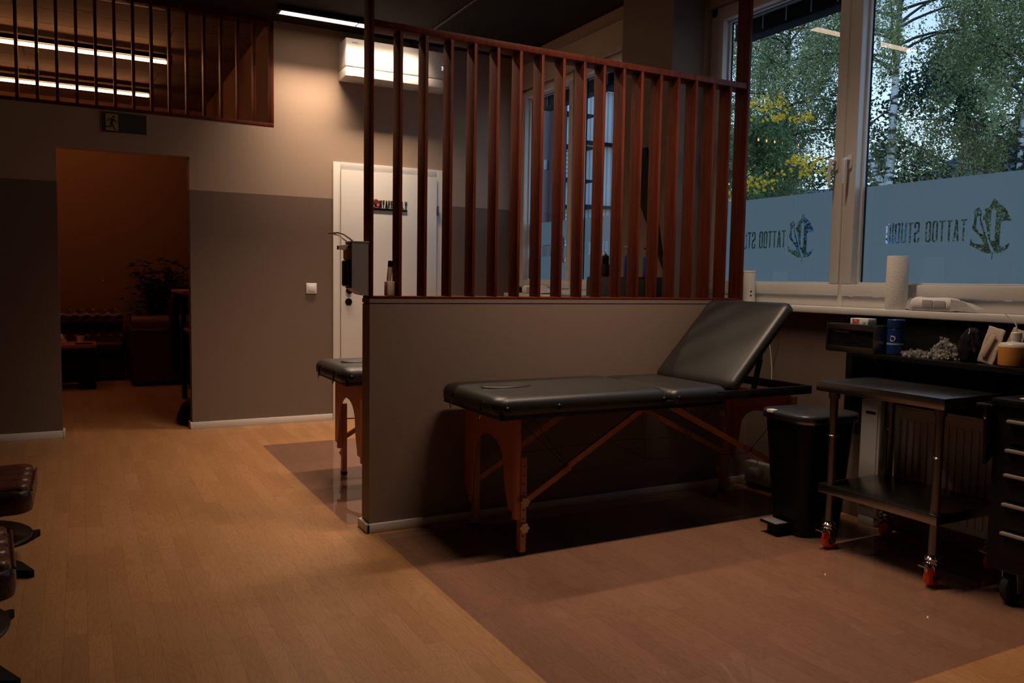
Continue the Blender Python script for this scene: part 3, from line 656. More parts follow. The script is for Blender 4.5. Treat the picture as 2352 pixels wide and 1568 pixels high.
# ------------------------------------------------------------------ treatment tables
def cushion(x0, x1, y0, y1, z0, z1, r=.06):
    h = z1-z0
    return G().stack(x0, x1, y0, y1, r, [(z0, .004), (z0+.003, 0), (z0+h*.45, -.001), (z0+h*.62, .002), (z0+h*.78, .009), (z0+h*.89, .020), (z0+h*.96, .034), (z0+h*.99, .050), (z1, .075), (z1+.002, .15)], 8)
def massage_table(label, loc):
    t = thing('massage_table', label, 'treatment table', loc, 0, 'folding treatment tables')
    X0, X1, X2, X3 = 0, .905, 1.235, 1.825; Y0, Y1 = 0, .60; ZT = .700; ZC = .622
    c = cushion(X0, X1, Y0, Y1, ZC+.0, ZT); pad = c.link('main_cushion', m_vinyl, t, angle=60)
    # oval plug of the face hole and a corner seam
    ov = G(); n = 40
    for ring in ((.115, .056, .000, .005), ):
        prof = [(1.0, .0005), (.97, .007), (.90, .0085), (.80, .006), (.0, .005)]
        rr = []
        for k_, h in prof:
            rr.append([ov.bm.verts.new((.20+.125*max(k_, .001)*math.cos(2*PI*a/n), .30+.062*max(k_, .001)*math.sin(2*PI*a/n), ZT+.0015+h)) for a in range(n)])
        for A, B in zip(rr, rr[1:]):
            for a in range(n): ov.bm.faces.new((A[a], A[(a+1) % n], B[(a+1) % n], B[a]))
    ov.link('face_hole_plug', m_vinyl, pad, angle=70)
    cushion(X1+.003, X2+.030, Y0, Y1, ZC, ZT-.006, .045).link('middle_cushion', m_vinyl, t, angle=60)
    # raised backrest, hinged
    ang = math.radians(47); L = .575; Tm = Matrix.Translation((X2+.035, 0, ZT-.028)) @ Matrix.Rotation(-ang, 4, 'Y')
    b = cushion(0, L, Y0, Y1, -.035, .022, .045); b.xf(Tm); b.link('backrest_cushion', m_vinyl, t, angle=60)
    # black side frame under cushions
    f = G()
    for y in (Y0+.006, Y1-.026): f.box(X0+.02, X2, y, y+.02, .602, .640, .002)
    f.box(X0+.02, X0+.04, Y0+.006, Y1-.006, .602, .64, .002)
    f.link('apron', m_blackw, t)
    f = G()
    for y in (Y0, Y1-.022): f.box(X2-.05, X3, y, y+.022, .625, .668, .003)
    f.box(X3-.022, X3, Y0+.022, Y1-.022, .625, .668, .003)
    f.link('head_frame', m_blackw, t)
    # gas-lift ladder struts
    for y in (.085, .50):
        g = G(); top = Tm @ Vector((.40, y, -.037)); bot = Vector((1.50, y, .645)); mid = bot.lerp(top, .52)
        g.bar(mid, top, .018, .010, (0, 1, 0)); g.bar(bot, mid+(top-bot)*.03, .026, .014, (0, 1, 0))
        so = g.link('backrest_strut', m_dsteel, t)
        h = G()
        for k in range(7): h.tube([bot.lerp(mid, .15+.12*k)+Vector((0, -.010, 0)), bot.lerp(mid, .15+.12*k)+Vector((0, .010, 0))], .005, 8)
        h.link('strut_notch', m_black, so)
    # end panels with arch and legs
    for xe, sg_ in ((.118, 1), (1.775, -1)):
        g = G(); ys0, ys1 = .055, .545
        arch = [(ys0, .605), (ys0, .20), (ys0+.045, .20), (ys0+.075, .28)]
        n = 14
        for k in range(n+1):
            a = PI-PI*k/n; arch.append(((ys0+ys1)/2+.155*math.cos(a), .34+.155*math.sin(a)**.75))
        arch += [(ys1-.075, .28), (ys1-.045, .20), (ys1, .20), (ys1, .605)]
        g.prism(arch, .010, lambda u, v, w_: (xe-.005+w_, u, v)); g.link('arch_panel', m_ply, t, angle=50)
        for y in (ys0, ys1-.030):
            g = G(); g.box(xe+sg_*.005, xe+sg_*.030, y, y+.030, .16, .603, .002); lg = g.link('leg', m_beech, t)
            g = G(); g.box(xe+sg_*.031, xe+sg_*.060, y-.002, y+.032, .010, .430, .002); ex_ = g.link('leg_extension', m_beech, lg)
            g = G(); g.box(xe+sg_*.029, xe+sg_*.062, y-.004, y+.034, 0, .016, .003); g.link('rubber_foot', m_rubber, lg)
            g = G()
            yo = y-.0025 if y < .3 else y+.0325
            for k in range(9):
                if k in (4, 7): continue
                g.tube([(xe+sg_*.0455, yo, .39-.038*k), (xe+sg_*.0455, yo+.0008*(1 if y > .3 else -1), .39-.038*k)], .0042, 10)
            g.link('adjustment_hole', m_black, lg)
            for z in (.238, .124):
                g = G(); d_ = -1 if y < .3 else 1
                pr = []
                for k in range(48):
                    a = 2*PI*k/48; pr.append((a, .0195+.0028*math.cos(6*a)))
                ya = yo+d_*.004; yb_ = yo+d_*.017
                A = [g.bm.verts.new((xe+sg_*.0455+r*math.cos(a), ya, z+r*math.sin(a))) for a, r in pr]
                B = [g.bm.verts.new((xe+sg_*.0455+r*math.cos(a), yb_, z+r*math.sin(a))) for a, r in pr]
                g.bm.faces.new(A); g.bm.faces.new(B[::-1])
                for k in range(48): g.bm.faces.new((A[k], A[(k+1) % 48], B[(k+1) % 48], B[k]))
                g.tube([(xe+sg_*.0455, yo-d_*.002, z), (xe+sg_*.0455, ya+d_*.001, z)], .006, 10)
                g.link('star_knob', m_knob, lg)
        # diagonal braces
        for y in (.062, .515):
            a = Vector((xe+sg_*.03, y+.011, .215)); c_ = Vector((.905-sg_*.055 if sg_ > 0 else .905+.03, y+.011, .618)); j = a.lerp(c_, .33)
            br = G().bar(a, j+(c_-a).normalized()*.03, .026, .016, (0, 1, 0)).link('brace', m_beech, t)
            G().bar(j-(c_-a).normalized()*.035+Vector((0, .017, 0)), c_+Vector((0, .017, 0)), .026, .016, (0, 1, 0)).link('brace_arm', m_beech, br)
            G().tube([j+Vector((0, -.012, 0)), j+Vector((0, .030, 0))], .006, 10).link('bolt', m_dsteel, br)
    # steel cables
    cb = G(); 
    for y in (.07, .53):
        cb.tube([(.13, y, .600), (.42, y, .335)], .0016, 6); cb.tube([(1.76, y, .600), (1.47, y, .335)], .0016, 6)
        cb.tube([(.42, y, .335), (.95, y, .352), (1.47, y, .335)], .0016, 6)
    cb.tube([(.42, .07, .335), (.30, .30, .60)], .0016, 6); cb.tube([(.93, .53, .352), (1.0, .3, .30), (.93, .07, .352)], .0014, 6); cb.tube([(1.0, .3, .30), (.96, .3, .60)], .0014, 6)
    cb.link('support_cable', m_black, t)
    for y in (.13, .43):
        g = G(); g.tube([(-.003, y, .668), (-.012, y, .660), (-.012, y, .628)], .006, 8)
        g.tube([(-.012, y-.008, .645), (-.016, y-.010, .612), (-.016, y, .596), (-.016, y+.010, .612), (-.012, y+.008, .645)], .0022, 6)
        g.link('hook', m_chrome, t)
    for x in (.05, .30, .865, .955):
        G().lathe([(.001, -.008), (.009, -.007), (.013, -.002), (.013, .003)], (x, 0, .648), 'y', 16).link('screw_cap', m_black, t)
    return t
mt = massage_table('black folding treatment table with raised backrest in front of the half wall', (1.497, 2.925, 0))
mt['label'] = 'black folding treatment table with raised backrest in front of the half wall'
dup(mt, (1.225, 4.200, 0), label='black treatment table mostly hidden behind the half wall')

# ------------------------------------------------------------------ pedal bin
bn = thing('pedal_bin', 'tall black pedal bin between the treatment table and the steel table', 'bin', (3.08, 2.73, 0), math.radians(-3))
G().stack(-.175, .185, -.17, .15, .075, [(0, .055), (.01, .050), (.04, .048), (.50, .012), (.545, .008)], 8).link('body', m_black, bn, angle=50)
G().stack(-.182, .192, -.177, .157, .08, [(.546, .004), (.552, 0), (.560, 0)], 8).link('rim', m_dsteel, bn, angle=50)
G().stack(-.182, .192, -.177, .157, .08, [(.562, .002), (.570, 0), (.580, .001), (.586, .008), (.590, .03), (.591, .08)], 8).link('lid', m_lid, bn, angle=50)
G().box(-.190, -.150, .035, .075, .574, .589, .002).link('lid_clip', m_plastic, bn)
pd = G(); pd.box(-.225, -.13, -.055, .055, .050, .062, .004); pd.box(-.20, -.12, -.035, .035, .0, .05, .01)
pdo = pd.link('pedal', m_black, bn)
tr = G(); tr.box(-.222, -.150, -.050, .050, .0625, .064, .001)
tr.link('tread_plate', mat('dotted_tread', (.16, .16, .165), .5, noise=.9, nscale=260), pdo)

# ------------------------------------------------------------------ steel worktable on castors
stt = thing('steel_table', 'stainless steel work table on orange castors under the window', 'table', (3.13, 2.24, 0))
tx0, tx1, ty0, ty1 = 2.915, 3.395, 1.930, 2.545; ZTOP = .757
g = G(); g.box(tx0, tx1, ty0, ty1, ZTOP-.045, ZTOP, .003); W(g, 'tabletop', m_steel, stt)
g = G(); g.box(tx0+.02, tx1-.02, ty0+.02, ty1-.02, .252, .292, .002); W(g, 'lower_shelf', m_steel, stt)
for x in (tx0+.045, tx1-.045):
    for y in (ty0+.045, ty1-.085+.02):
        lg = W(G().tube([(x, y, .125), (x, y, ZTOP-.045)], .0175, 20), 'leg', m_dsteel, stt)
        W(G().lathe([(.0185, 0), (.0205, .002), (.0205, .006), (.0185, .008)], (x, y, .51)), 'collar', m_steel, lg, root=stt)
        W(G().lathe([(.024, 0), (.024, .028), (.020, .030)], (x, y, ZTOP-.075)), 'socket', m_dsteel, lg, root=stt)
        ca = G(); ca.lathe([(.018, .128), (.022, .120), (.030, .114), (.030, .108), (.022, .104), (.028, .098), (.028, .092)], (x, y, 0), 'z', 20)
        ca.box(x-.026, x+.030, y-.024, y+.024, .085, .094, .002)
        for sy in (-.023, .019): ca.prism([(x-.020, .090), (x+.030, .090), (x+.022, .030), (x-.004, .030)], .004, lambda u, v, w_, sy=sy: (u, y+sy+w_, v))
        ca.box(x-.060, x-.018, y-.020, y+.020, .084, .092, .002)
        cao = W(ca, 'caster_fork', m_chrome, stt)
        W(G().lathe([(.012, -.016), (.030, -.016), (.036, -.012), (.0375, 0), (.036, .012), (.030, .016), (.012, .016)], (x+.004, y, .0375), 'y', 28), 'wheel', m_orange, cao, root=stt)
        W(G().lathe([(.003, -.0185), (.014, -.018), (.018, -.0165), (.018, .0165), (.014, .018), (.003, .0185)], (x+.004, y, .0375), 'y', 18), 'hub', m_black, cao, root=stt)

# ------------------------------------------------------------------ tool cabinet
tcb = thing('tool_cabinet', 'black tool cabinet with five drawer pulls at the right edge', 'cabinet', (3.25, 1.45, 0))
cx0, cx1, cy0, cy1 = 3.020, 3.42, 1.02, 1.800
W(G().box(cx0, cx1, cy0, cy1, .130, .745, .006), 'body', m_black, tcb)
W(G().box(cx0-.012, cx1, cy0, cy1+.010, .747, .775, .008), 'top_tray', m_black, tcb)
for k, z in enumerate((.690, .582, .490, .380, .272)):
    zb = z-.085 if k else z-.075
    dr = W(G().box(cx0-.012, cx0-.001, cy0+.03, cy1-.055, zb, z+.018, .003), 'drawer', m_black, tcb)
    W(G().box(cx0-.030, cx0-.010, cy0+.035, cy1-.060, z, z+.012, .004), 'drawer_pull', m_satin, dr, root=tcb)
g = G(); g.box(cx0-.02, cx0+.05, cy1+.001, cy1+.012, .60, .745, .004); g.prism([(cx0-.02, .52), (cx0+.04, .56), (cx0+.05, .745), (cx0-.03, .745)], .012, lambda u, v, w_: (u, cy1+.012+w_, v))
W(g, 'side_bracket', m_black, tcb)
g = G(); g.tube([(cx0+.02, cy1+.02, .735), (cx0+.02, cy1+.075, .735), (cx0+.34, cy1+.075, .735), (cx0+.34, cy1+.02, .735)], .010, 10); W(g, 'push_bar', m_black, tcb)
W(G().lathe([(.001, -.006), (.006, -.004), (.007, 0), (.001, .005)], (cx0-.033, cy1+.014, .700), 'x', 14), 'chrome_stud', m_chrome, tcb)
for x in (cx0+.06, cx1-.06):
    for y in (cy0+.07, cy1-.07):
        f = G(); f.box(x-.03, x+.03, y-.035, y+.035, .120, .130, .002); 
        for sy in (-.030, .026): f.prism([(x-.022, .125), (x+.022, .125), (x+.012, .045), (x-.012, .045)], .004, lambda u, v, w_, sy=sy: (u, y+sy+w_, v))
        fo = W(f, 'caster_fork', m_satin, tcb)
        W(G().lathe([(.015, -.018), (.052, -.018), (.060, -.012), (.062, 0), (.060, .012), (.052, .018), (.015, .018)], (x, y, .062), 'y', 32), 'wheel', m_rubber, fo, root=tcb)
sp = G(); sp.box(3.06, 3.30, 1.30, 1.735, .7755, .779, .0005); tag(sp.link('paper_sheet', m_paper), 'white paper lying on top of the black tool cabinet', 'paper')

# ------------------------------------------------------------------ black shelf unit under the sill
sh = thing('wall_shelf', 'black shelf board with back panel mounted under the window sill', 'shelf', (3.38, 1.9, .55))
W(G().box(3.455, 3.499, .9, 2.835, .50, 1.030, .002), 'back_panel', m_blackm, sh)
W(G().box(3.245, 3.455, .9, 2.62, .846, .868, .003), 'shelf_board', m_black, sh)
for y in (2.0, 2.55): W(G().prism([(3.455, .846), (3.30, .846), (3.455, .70)], .012, lambda u, v, w_: (u, y+w_, v)), 'bracket', m_black, sh)
SHZ = .8682
# glove box in a steel holder
gb = thing('glove_box', 'black glove box in a grey metal holder fixed beside the black shelf', 'box', (3.32, 2.65, .868))
W(G().box(3.262, 3.360, 2.525, 2.775, .872, .998, .002), 'carton', m_blackm, gb)
g = G(); g.box(3.250, 3.262, 2.522, 2.782, .972, 1.000, .001); g.box(3.250, 3.262, 2.522, 2.782, .868, .892, .001); g.box(3.250, 3.455, 2.516, 2.5225, .868, 1.000, .001); g.box(3.250, 3.455, 2.7835, 2.790, .868, 1.000, .001); g.box(3.250, 3.455, 2.522, 2.7835, .864, .8675, .001)
W(g, 'holder', m_dsteel, gb)
g = G(); n = 30
A = [g.bm.verts.new((3.2610, 2.655+.07*math.cos(2*PI*k/n), .930+.020*math.sin(2*PI*k/n))) for k in range(n)]; g.bm.faces.new(A)
W(g, 'opening', m_black, gb)
for z, w_ in ((.964, .10), (.958, .085)): W(G().box(3.2608, 3.2615, 2.665, 2.665+w_, z, z+.0025), 'fine_print', m_grey, gb)
# small box on top
db = thing('small_box', 'small white box with red print lying on the glove box holder', 'box', (3.30, 2.63, 1.0002))
W(G().box(3.265, 3.325, 2.565, 2.665, 1.0002, 1.0295, .002), 'carton', m_paper, db)
ft = lambda u, v, q_: (3.2640+q_, 2.652-u, 1.0055+v)
linkme('lettering', flat_mesh('lettering', [[(a, b+.011) for a, b in lp] for lp in text_loops('DEXTRO', .009, .038)]+text_loops('ENERGY', .009, .038), ft, m_red, .001), db)
W(G().box(3.2638, 3.2648, 2.580, 2.592, 1.002, 1.014), 'print_patch', m_cyan, db)
# blue can
cn = thing('spray_can', 'dark blue cylindrical can with a white D on the black shelf', 'can', (3.345, 2.475, SHZ))
G().lathe([(.034, 0), (.0365, .003), (.0365, .118), (.0335, .122)], (0, 0, 0), 'z', 32).link('can_body', m_blue, cn)
G().lathe([(.0372, .1225), (.038, .126), (.038, .160), (.034, .164), (.032, .160)], (0, 0, 0), 'z', 32).link('cap', m_blue, cn)
G().lathe([(.0368, .046), (.0369, .050), (.0368, .054)], (0, 0, 0), 'z', 32).link('pale_band', m_lblue, cn)  # thin pale blue ring around the can body
dl_ = [[(0, 0), (.45, 0), (.85, .25), (.95, .6), (.8, .9), (.45, 1.0), (0, 1.0), (0, .8), (.4, .85), (.72, .7), (.78, .5), (.65, .25), (.12, .15), (.12, .62), (0, .62)]]
def fcan(u, v, w_):
    a = (u-.5)*.024/.0368; r = .0370; al = PI+.35+a
    return (3.345+r*math.cos(al), 2.475+r*math.sin(al), SHZ+.062+v*.026)
linkme('letter_d', flat_mesh('letter_d', dl_, fcan, m_plastic), cn)

def rand_pile(name, n, cx_, cy_, rx, ry, h, z0, seed):
    rnd = random.Random(seed); g = G()
    for i in range(n):
        a = rnd.random()*2*PI; q = math.sqrt(rnd.random()); x = cx_+rx*q*math.cos(a); y = cy_+ry*q*math.sin(a); z = z0+.008+h*(1-q*q)*rnd.random()
        r = rnd.uniform(.007, .010); T = Matrix.Translation((x, y, z)) @ Matrix.Rotation(rnd.random()*PI, 4, 'X') @ Matrix.Rotation(rnd.random()*PI, 4, 'Z')
        k = len(g.bm.verts); g.bm.verts.ensure_lookup_table()
        g.lathe([(r*.75, 0), (r*.8, .001), (r, .010), (r*.9, .010), (r*.7, .002)], (0, 0, 0), 'z', 9)
        g.bm.verts.ensure_lookup_table()
        for v in g.bm.verts[k:]:
            v.co = T @ v.co
            if v.co.z < z0: v.co.z = z0
    return g
o = rand_pile('ink_cups', 90, 3.345, 2.365, .05, .068, .022, SHZ, 1).link('ink_cups', m_clear); tag(o, 'low heap of tiny clear cups on the black shelf beside the blue can', 'cups'); o['kind'] = 'stuff'
o = rand_pile('ink_cups', 230, 3.345, 2.235, .05, .068, .085, SHZ, 2).link('ink_cups', m_clear); tag(o, 'tall heap of tiny clear cups on the black shelf beside the black bag', 'cups'); o['kind'] = 'stuff'
def crumple(g, amt, seed, sc_=30):
    from mathutils import noise
    for v in g.bm.verts:
        n_ = noise.noise_vector(v.co*sc_+Vector((seed, seed, seed))); v.co += n_*amt
    return g
bg_ = G(); bg_.stack(3.30, 3.40, 2.082, 2.150, .02, [(SHZ+.003, .012), (SHZ+.01, .004), (SHZ+.05, 0), (SHZ+.10, .004), (SHZ+.135, .020), (SHZ+.150, .036)], 6)
bmesh.ops.subdivide_edges(bg_.bm, edges=[e for e in bg_.bm.edges if e.calc_length() > .03], cuts=3, use_grid_fill=True)
crumple(bg_, .008, 3)
for v in bg_.bm.verts: v.co.z = max(v.co.z, SHZ+.0005)
tag(bg_.link('black_bag', mat('black_bag_film', (.012, .012, .014), .18, bump=.5, bscale=40), angle=25), 'crumpled shiny black bag on the shelf beside the cup heaps', 'bag')
# pouches
pc = thing('paper_pouch', 'pale sterilisation pouch leaning beside the amber bottle', 'pouch', (3.35, 2.03, SHZ))
def pouch(y0, y1, ly, dx, x0):
    g = G(); n = 8
    for j in range(2):
        pass
    T = Matrix.Translation((x0, (y0+y1)/2, SHZ+.001)) @ Matrix.Rotation(ly, 4, 'X') @ Matrix.Rotation(dx, 4, 'Y')
    g.box(-.004, .004, -(y1-y0)/2, (y1-y0)/2, 0, .155, .003)
    bmesh.ops.subdivide_edges(g.bm, edges=[e for e in g.bm.edges if e.calc_length() > .03], cuts=5, use_grid_fill=True)
    crumple(g, .0035, y0*9, 40); g.xf(T)
    for v in g.bm.verts: v.co.z = max(v.co.z, SHZ+.0005)
    return g
W(pouch(2.005, 2.075, math.radians(14), .10, 3.330), 'pouch_film', m_pouch, pc)
g = G(); T = Matrix.Translation((3.322, 2.045, SHZ+.03)) @ Matrix.Rotation(math.radians(22), 4, 'X') @ Matrix.Rotation(.10, 4, 'Y'); g.box(-.004, .002, -.011, .011, 0, .10, .003, 2, T)
W(g, 'strip', m_beigep, pc)
pc2 = tag(pouch(1.985, 2.045, math.radians(22), .02, 3.428).link('paper_pouch', m_pouch), 'second pale pouch tucked behind the first beside the amber bottle', 'pouch')
# wash bottle
wb = thing('wash_bottle', 'squat wash bottle with amber liquid and bent spout on the black shelf', 'bottle', (3.345, 1.925, SHZ))
G().lathe([(.052, 0), (.060, .004), (.061, .010), (.061, .078)], (0, 0, 0), 'z', 36).link('liquid_body', m_soap, wb)
G().lathe([(.061, .0785), (.0605, .086), (.055, .093), (.030, .098), (.020, .100)], (0, 0, 0), 'z', 36).link('shoulder', m_milk, wb)
G().lathe([(.0185, .0985), (.0185, .110), (.0205, .112), (.0205, .135), (.018, .138), (.005, .139)], (0, 0, 0), 'z', 24).link('cap', m_milk, wb)
G().tube([(0, 0, .137), (0, .002, .165), (0, .010, .178), (-.005, .030, .195), (-.008, .048, .212)], [.0035, .0035, .0035, .003, .0018], 8).link('spout', m_milk, wb)

# ------------------------------------------------------------------ things on the sill
SL = 1.0722
def roll(label, x, y, h, r, name='paper_roll', dots=False):
    t = thing(name, label, 'paper roll', (x, y, SL))
    G().lathe([(.020, 0), (r, 0), (r+.0005, .003), (r, h-.003), (r-.002, h), (.020, h)], (0, 0, 0), 'z', 36).link('paper_sheets', m_paper, t)
    G().lathe([(.0165, .001), (.0195, .001), (.0195, h+.0003), (.0165, h+.0003)], (0, 0, 0), 'z', 24).link('core', m_beigep, t)
    return t
roll('tall white paper roll standing on the window sill', 3.480, 2.582, .258, .0495)
tb = thing('white_canister', 'small white canister with two black dots on the sill behind the backrest', 'canister', (3.485, 3.575, SL))
G().lathe([(.040, 0), (.042, .003), (.042, .178), (.0405, .180)], (0, 0, 0), 'z', 32).link('body', m_plastic, tb)
G().lathe([(.0425, .1805), (.0425, .188), (.039, .190)], (0, 0, 0), 'z', 32).link('lid', m_plastic, tb)
for z in (.045, .068): G().lathe([(.001, -.002), (.006, -.001), (.006, .001)], (.042*math.cos(-1.9), .042*math.sin(-1.9), z), 'y', 14).link('dot', m_black, tb)
def wipes(label, x, y, L, s=1.0):
    t = thing('wipes_pack', label, 'wipes', (x, y, SL))
    g = G(); g.stack(-.05*s, .05*s, -L/2, L/2, .02, [(.001, .010), (.006, .003), (.028*s, 0), (.048*s, .004), (.060*s, .014), (.064*s, .03)], 6)
    bmesh.ops.subdivide_edges(g.bm, edges=[e for e in g.bm.edges if e.calc_length() > .04], cuts=6, use_grid_fill=True)
    crumple(g, .004, x*7+y, 18)
    for v in g.bm.verts: v.co.z = max(v.co.z, .0005)
    g.link('pack', m_paper, t, angle=50)
    for sgn in (-1, 1):
        e = G(); k = 1.0 if sgn < 0 else .35; y0_ = sgn*L/2
        A = [(-.045*s, y0_*.96, .004), (.045*s, y0_*.96, .004), (.045*s, y0_*.96, .050*s), (-.045*s, y0_*.96, .058*s)]
        tip = [(-.020*s, y0_+sgn*.10*k*s, .012), (.025*s, y0_+sgn*.11*k*s, .018), (.030*s, y0_+sgn*.05*k*s, .040*s), (-.03*s, y0_+sgn*.05*k*s, .046*s)]
        va = [e.bm.verts.new(p) for p in A]; vt = [e.bm.verts.new(p) for p in tip]
        for q in range(4): e.bm.faces.new((va[q], va[(q+1) % 4], vt[(q+1) % 4], vt[q]))
        e.bm.faces.new(vt[::-1]); e.bm.faces.new(va)
        e.link('plastic_end', m_bag, t, angle=20)
    l = G(); l.box(-.053*s, -.0505*s, -L*.38, -L*.12, .018*s, .050*s, .001); l.box(-.053*s, -.0505*s, -L*.09, L*.16, .016*s, .052*s, .001); l.link('printed_label', m_grey, t)
    return t
wp = wipes('white wet wipes pack with clear plastic ends on the sill beside the paper roll', 3.480, 2.375, .21)
wp2 = wipes('white wet wipes pack on the sill of the window behind the slats', 3.475, 6.10, .30, 1.1)
bx = thing('blue_box', 'small dark blue box on the sill beside the pillar', 'box', (3.47, 3.955, SL))
G().box(-.02, .02, -.035, .035, 0, .080, .003).link('carton', mat('deep_blue_carton', (.008, .014, .11), .5), bx)
G().box(-.02, .02, -.034, .034, .0805, .084, .001).link('flap', m_blue, bx)

# ------------------------------------------------------------------ behind the screen, at the pillar
cab = thing('storage_cabinet', 'black storage cabinet against the brown pillar behind the slat screen', 'cabinet', (3.10, 4.36, 0))
W(G().box(3.075, 3.245, 4.02, 4.68, 0, 1.218, .004), 'body', m_black, cab)
for k in range(4): W(G().box(3.065, 3.074, 4.03, 4.67, .06+k*.29, .33+k*.29, .002), 'drawer', m_blackw, cab)
def bottle(name, label, x, y, r, h, m1, m2, cat='bottle', pump=True):
    t = thing(name, label, cat, (x, y, 1.2185))
    G().lathe([(r*.9, 0), (r, .004), (r, h*.72), (r*.85, h*.80), (r*.35, h*.86), (r*.35, h*.9)], (0, 0, 0), 'z', 24).link('body', m1, t)
    if pump:
        g = G(); g.lathe([(r*.40, h*.9), (r*.42, h*.97), (r*.15, h*.98), (r*.12, h*1.10)], (0, 0, 0), 'z', 16); g.box(-r*.9, r*.25, -r*.2, r*.2, h*1.10, h*1.16, .002); g.link('pump', m2, t)
    return t
bottle('pump_bottle', 'dark blue bottle with silver pump on the black cabinet behind the slats', 3.11, 4.26, .026, .17, m_blue, m_chrome)
bottle('spray_bottle', 'blue spray bottle beside the slanted black panel behind the slats', 3.13, 4.085, .030, .155, m_blue, m_black)
bb = thing('carton', 'upright black carton with white lettering behind the slats', 'box', (3.10, 4.52, 1.2185))
W(G().box(3.08, 3.17, 4.47, 4.60, 1.2185, 1.300, .002), 'box', m_blackm, bb)
linkme('lettering', flat_mesh('lettering', text_loops('AV', .018, .030), lambda u, v, w_: (3.0790+w_, 4.545-u, 1.255+v), m_grey, .001), bb)
bt = bottle('pump_bottle', 'black bottle with white pump on the carton behind the slats', 3.125, 4.535, .024, .075, m_black, m_plastic)
bt.location.z = 1.3003
# slanted black panel on pillar face
g = G(); g.prism([(4.300, 2.05), (4.262, 2.05), (3.980, 1.27), (4.060, 1.27), (4.330, 1.72), (4.318, 1.90)], .018, lambda u, v, w_: (3.230+w_, max(u, 4.052), v))
tag(g.link('wall_ornament', m_blackm, smooth=False), 'slanted black panel mounted on the brown pillar behind the slats', 'ornament')

# ------------------------------------------------------------------ dispenser at the end of the screen
dp = thing('soap_dispenser', 'metal wall dispenser with bent wire lever on the screen end post', 'dispenser', (1.12, 3.61, 1.10))
g = G(); side = [(1.162, 1.100), (1.124, 1.107), (1.081, 1.135), (1.081, 1.345), (1.162, 1.345)]
for yy_ in (3.563, 3.657): g.prism(side, .005, lambda u, v, w_, yy_=yy_: (u, yy_+w_, v))
g.box(1.081, 1.1625, 3.561, 3.664, 1.340, 1.347, .001); g.box(1.157, 1.1625, 3.568, 3.657, 1.105, 1.34); g.prism([(1.124, 1.107), (1.081, 1.135), (1.0815, 1.138), (1.1245, 1.110)], .089, lambda u, v, w_: (u, 3.568+w_, v))
W(g, 'casing', m_satin, dp, angle=20)
W(G().box(1.057, 1.154, 3.576, 3.650, 1.142, 1.262, .010, 3), 'liquid_bottle', mat('smoked_green_plastic', (.025, .035, .030), .25), dp)
g = G(); g.box(1.062, 1.150, 3.584, 3.642, 1.262, 1.315, .008, 3); g.prism([(1.095, 1.335), (1.030, 1.325), (1.030, 1.308), (1.066, 1.306), (1.095, 1.300)], .030, lambda u, v, w_: (u, 3.596+w_, v)); W(g, 'pump_nozzle', m_beigep, dp)
g = G()
for y in (3.566, 3.656): g.tube([(1.086, y, 1.346), (1.044, y, 1.373), (1.018, y, 1.380), (.994, y+(.02 if y < 3.6 else -.02), 1.378)], .0035, 8)
g.tube([(.994, 3.586, 1.378), (.994, 3.636, 1.378)], .0035, 8); W(g, 'lever', m_chrome, dp)
# beige upright object
hd = thing('clipper_stand', 'beige stand holding a slim device with black tip on the screen ledge', 'stand', (1.275, 3.60, ZB))
g = G(); g.box(1.254, 1.293, 3.580, 3.625, ZB+.0005, 1.168, .003); W(g, 'stand', m_beigep, hd)
g = G(); T = Matrix.Translation((1.268, 3.60, 1.160)) @ Matrix.Rotation(math.radians(5), 4, 'Y'); g.box(-.0095, .0095, -.009, .009, 0, .075, .002, 2, T); W(g, 'slim_device', m_beigep, hd)
g = G(); g.box(-.0098, .0098, -.0095, .0095, .0755, .104, .002, 2, T); W(g, 'black_tip', m_black, hd)

# ------------------------------------------------------------------ radiator, pipe cover, sockets, cable
rd = thing('radiator', 'white ribbed radiator on the wall behind the steel table', 'radiator', (3.45, 2.1, .10))
W(G().box(3.430, 3.475, 1.30, 2.560, .100, .610, .004), 'panel', m_conc, rd)
y = 1.33
for k in range(35): W(G().box(3.424, 3.430, y, y+.020, .130, .560, .002), 'rib', m_conc, rd); y += .035
W(G().box(3.426, 3.478, 1.30, 2.560, .6105, .620, .002), 'top_grille', m_conc, rd)
pcv = thing('pipe_cover', 'narrow white cover panel standing left of the radiator', 'panel', (3.44, 2.645, 0))
W(G().box(3.420, 3.475, 2.590, 2.700, .045, .625, .004), 'casing', m_white, pcv)
W(G().box(3.415, 3.4195, 2.602, 2.688, .10, .585, .002), 'inset_panel', m_white, pcv)
W(G().box(3.412, 3.4145, 2.612, 2.668, .560, .572, .001), 'slot', m_dsteel, pcv)
W(G().box(3.420, 3.475, 2.6005, 2.690, .0, .045, .002), 'foot', m_white, pcv)
so_ = thing('socket_strip', 'grey cable duct with sockets on the wall beneath the treatment table', 'sockets', (3.44, 3.15, .03))
W(G().box(3.440, 3.499, 2.85, 3.50, .030, .150, .004), 'duct', m_conc, so_)
for y in (3.10, 3.19, 3.28): W(G().lathe([(.002, -.004), (.018, -.004), (.022, -.007), (.025, -.006), (.027, 0)], (3.440, y, .09), 'x', 24), 'socket', m_conc, so_)
W(G().box(3.395, 3.4395, 3.36, 3.43, .085, .125, .004), 'plug', m_conc, so_)
cb_ = G().tube([(3.44, 3.33, 1.02), (3.435, 3.30, .95), (3.43, 3.335, .86), (3.42, 3.30, .72), (3.42, 3.30, .55), (3.42, 3.24, .44), (3.41, 3.30, .33), (3.41, 3.34, .22), (3.42, 3.40, .126)], .0028, 8)
tag(cb_.link('white_cable', m_cable), 'thin white cable hanging from the window sill behind the backrest', 'cable')

